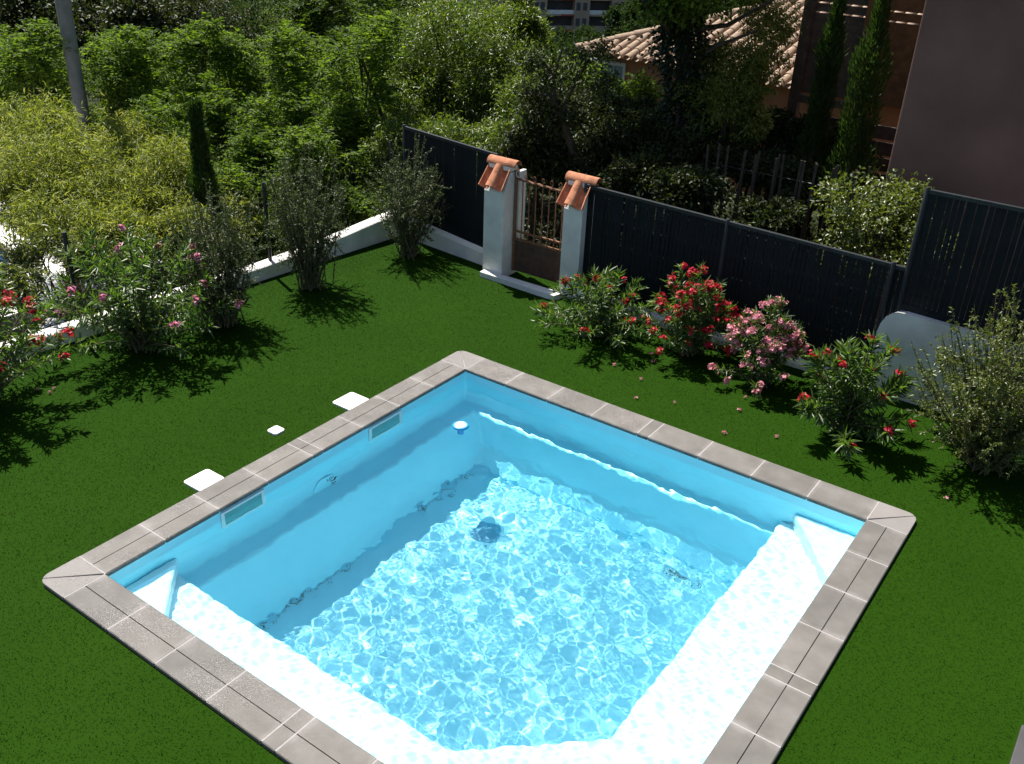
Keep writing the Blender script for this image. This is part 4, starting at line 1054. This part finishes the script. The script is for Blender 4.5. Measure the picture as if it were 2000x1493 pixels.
# ivy-clad tree and crooked bare tree
def ivy_tree():
    rg = np.random.default_rng(77); d = 13.6
    c = [at(1338, py, d) for py in (430, 330, 230, 120, 20, -120)]
    c = [p + np.array([rg.normal() * .04, rg.normal() * .04, 0]) for p in c]; g = terrain(c[0][0], c[0][1])
    t = thing('ivy_tree', (c[0][0], c[0][1], g), 'dark ivy-clad tree trunk in front of the tiled house', 'tree')
    pts = [np.array([c[0][0], c[0][1], g - .1])] + [p for p in c if p[2] > g]
    mb = MB().tube(pts, np.linspace(.17, .10, len(pts)).tolist(), 8)
    for a, b, e in (((1345, 60), (1420, 50), (1530, -10)), ((1345, 130), (1400, 90), (1480, 60)), ((1335, 90), (1290, 40), (1230, -20))):
        q = [at(a[0], a[1], d), at(b[0], b[1], d - .3), at(e[0], e[1], d - .6)]; mb.tube(q, [.05, .03, .012], 5)
    mb.build('trunk', M['bark'], t, True)
    P = np.array(pts); n = 9500
    f = rg.uniform(0, len(P) - 1.001, n); i = f.astype(int); fr_ = (f - i)[:, None]; B = P[i] * (1 - fr_) + P[i + 1] * fr_
    a = rg.uniform(0, 2 * np.pi, n); rad = .20 + np.abs(rg.normal(size=n)) * .11 * (1 + .6 * np.sin(f * 5))
    Q = B + np.column_stack([rad * np.cos(a), rad * np.sin(a), rg.normal(size=n) * .05])
    D = np.column_stack([np.cos(a), np.sin(a), -rg.random(n) * 1.2]) + rg.normal(size=(n, 3)) * .3
    V, F = leaf_geo(Q, D, rg.uniform(.05, .09, n), rg.uniform(.04, .07, n), .2, rg)
    np_part('ivy', V, F, M['lf_ivy'], t)
    gs = [crown_geo(at(1370, -10, 13.2), (1.0, 1.0, .4), 90, 26, .08, .045, .12, .2, rg), crown_geo((-1.5, 6.1, 5.1), (2.6, 2.6, 1.3), 850, 34, .11, .07, .2, .2, rg, 2.4, 30)]  # high crown lobe added out of view to shade ground behind the fence
    V, F = join(gs); np_part('crown', V, F, M['lf_robinia'], t)
ivy_tree()
def crooked():
    d = 12.6
    pts = [at(1150, 345, d), at(1120, 295, d), at(1100, 240, d), at(1083, 200, d), at(1080, 150, d), at(1060, 118, d)]
    g = terrain(pts[0][0], pts[0][1]); t = thing('crooked_tree', (pts[0][0], pts[0][1], g), 'small crooked dark-barked tree behind the gate', 'tree')
    mb = MB().tube([np.array([pts[0][0], pts[0][1], g - .1])] + pts, [.07, .06, .055, .05, .042, .03, .012], 7)
    for a, b, e in (((1095, 220), (1130, 150), (1165, 95)), ((1085, 190), (1060, 185), (1030, 180)), ((1078, 160), (1090, 120), (1100, 90))):
        mb.tube([at(*a, d), at(*b, d), at(*e, d)], [.03, .02, .008], 5)
    mb.build('trunk', M['bark'], t, True)
    rg = np.random.default_rng(5); gs = [crown_geo(at(x, y, d), (.3, .3, .22), 30, 18, .06, .03, .07, .2, rg) for x, y in ((1060, 120), (1150, 100), (1030, 180), (1170, 170), (1095, 160), (1085, 215), (1120, 240), (1060, 230))]
    V, F = join(gs); np_part('crown', V, F, M['lf_dark'], t)
crooked()

# brambles and ground cover on the slope beyond the garden walls
def undergrowth():
    rg = np.random.default_rng(123); n = 90000
    d = 10.5 + 18 * rg.random(n) ** 1.5; px = rg.uniform(-250, 2000, n)
    q = np.array([ray(p, 400) for p in np.linspace(-250, 2000, 200)]); az = np.interp(px, np.linspace(-250, 2000, 200), np.arctan2(q[:, 0], q[:, 1]))
    x = CPOS[0] + np.sin(az) * d; y = CPOS[1] + np.cos(az) * d
    hgt = .10 + .35 * np.clip(np.sin(x * 1.7 + .5) * np.sin(y * 1.3) + .35, 0, 1)
    k = ((x < wall_x(y) - .35) | (y > 2.55)) & ~((x < -6.3) & (y < 1.3)) & ~((x > 2.85) & (y > 3.9)) & ~((x > -1.3) & (x < .3) & (y < 3.6))
    x, y, hgt = x[k], y[k], hgt[k]
    P = np.column_stack([x, y, terrain(x, y) + hgt * rg.random(len(x))])
    D = rg.normal(size=(len(x), 3)) * np.array([1, 1, .5]) + np.array([0, 0, .4])
    V, F = leaf_geo(P, D, rg.uniform(.05, .13, len(x)), rg.uniform(.02, .05, len(x)), .2, rg)
    o = np_part('undergrowth', V, F, M['lf_dark']); tag(o, 'low dark brambles and ivy covering the slope beyond the walls', 'ground cover', kind='stuff')
undergrowth()

# far wood covering the valley and the opposite hillside
def far_wood():
    rg = np.random.default_rng(99); gs = []
    for k in range(430):
        px = rg.uniform(-150, 2150); d = 36 + 300 * rg.random() ** 1.4
        c = at(px, 60, d); x, y = c[0], c[1]; g = terrain(x, y)
        h = rg.uniform(4, 8); top = g + h
        if 930 < px < 1260 and d < 200:
            lim = at(px, 75, d)[2]
            if top * 1 + h * .1 > lim: h = (lim - g) / 1.15
            if h < 2: continue
        s = .15 + d / 600
        gs.append(crown_geo((x, y, g + h * .55), (h * .42, h * .42, h * .5), 40, 20, s, s * .5, h * .07, .1, rg, 3, 8))
    for k in range(900):
        px = rg.uniform(-500, 2500); d = rg.uniform(190, 440)
        c = at(px, 60, d); x, y = c[0], c[1]; g = terrain(x, y); h = rg.uniform(5, 9)
        if 900 < px < 1290 and d < 225: continue
        gs.append(crown_geo((x, y, g + h * .5), (h * .55, h * .55, h * .5), 20, 12, 1.0, .6, h * .09, .1, rg, 3, 6))
    V, F = join(gs); o = np_part('far_wood', V, F, M['lf_wood']); tag(o, 'far dark green wood covering the valley and the opposite hillside', 'wood', kind='stuff')
far_wood()
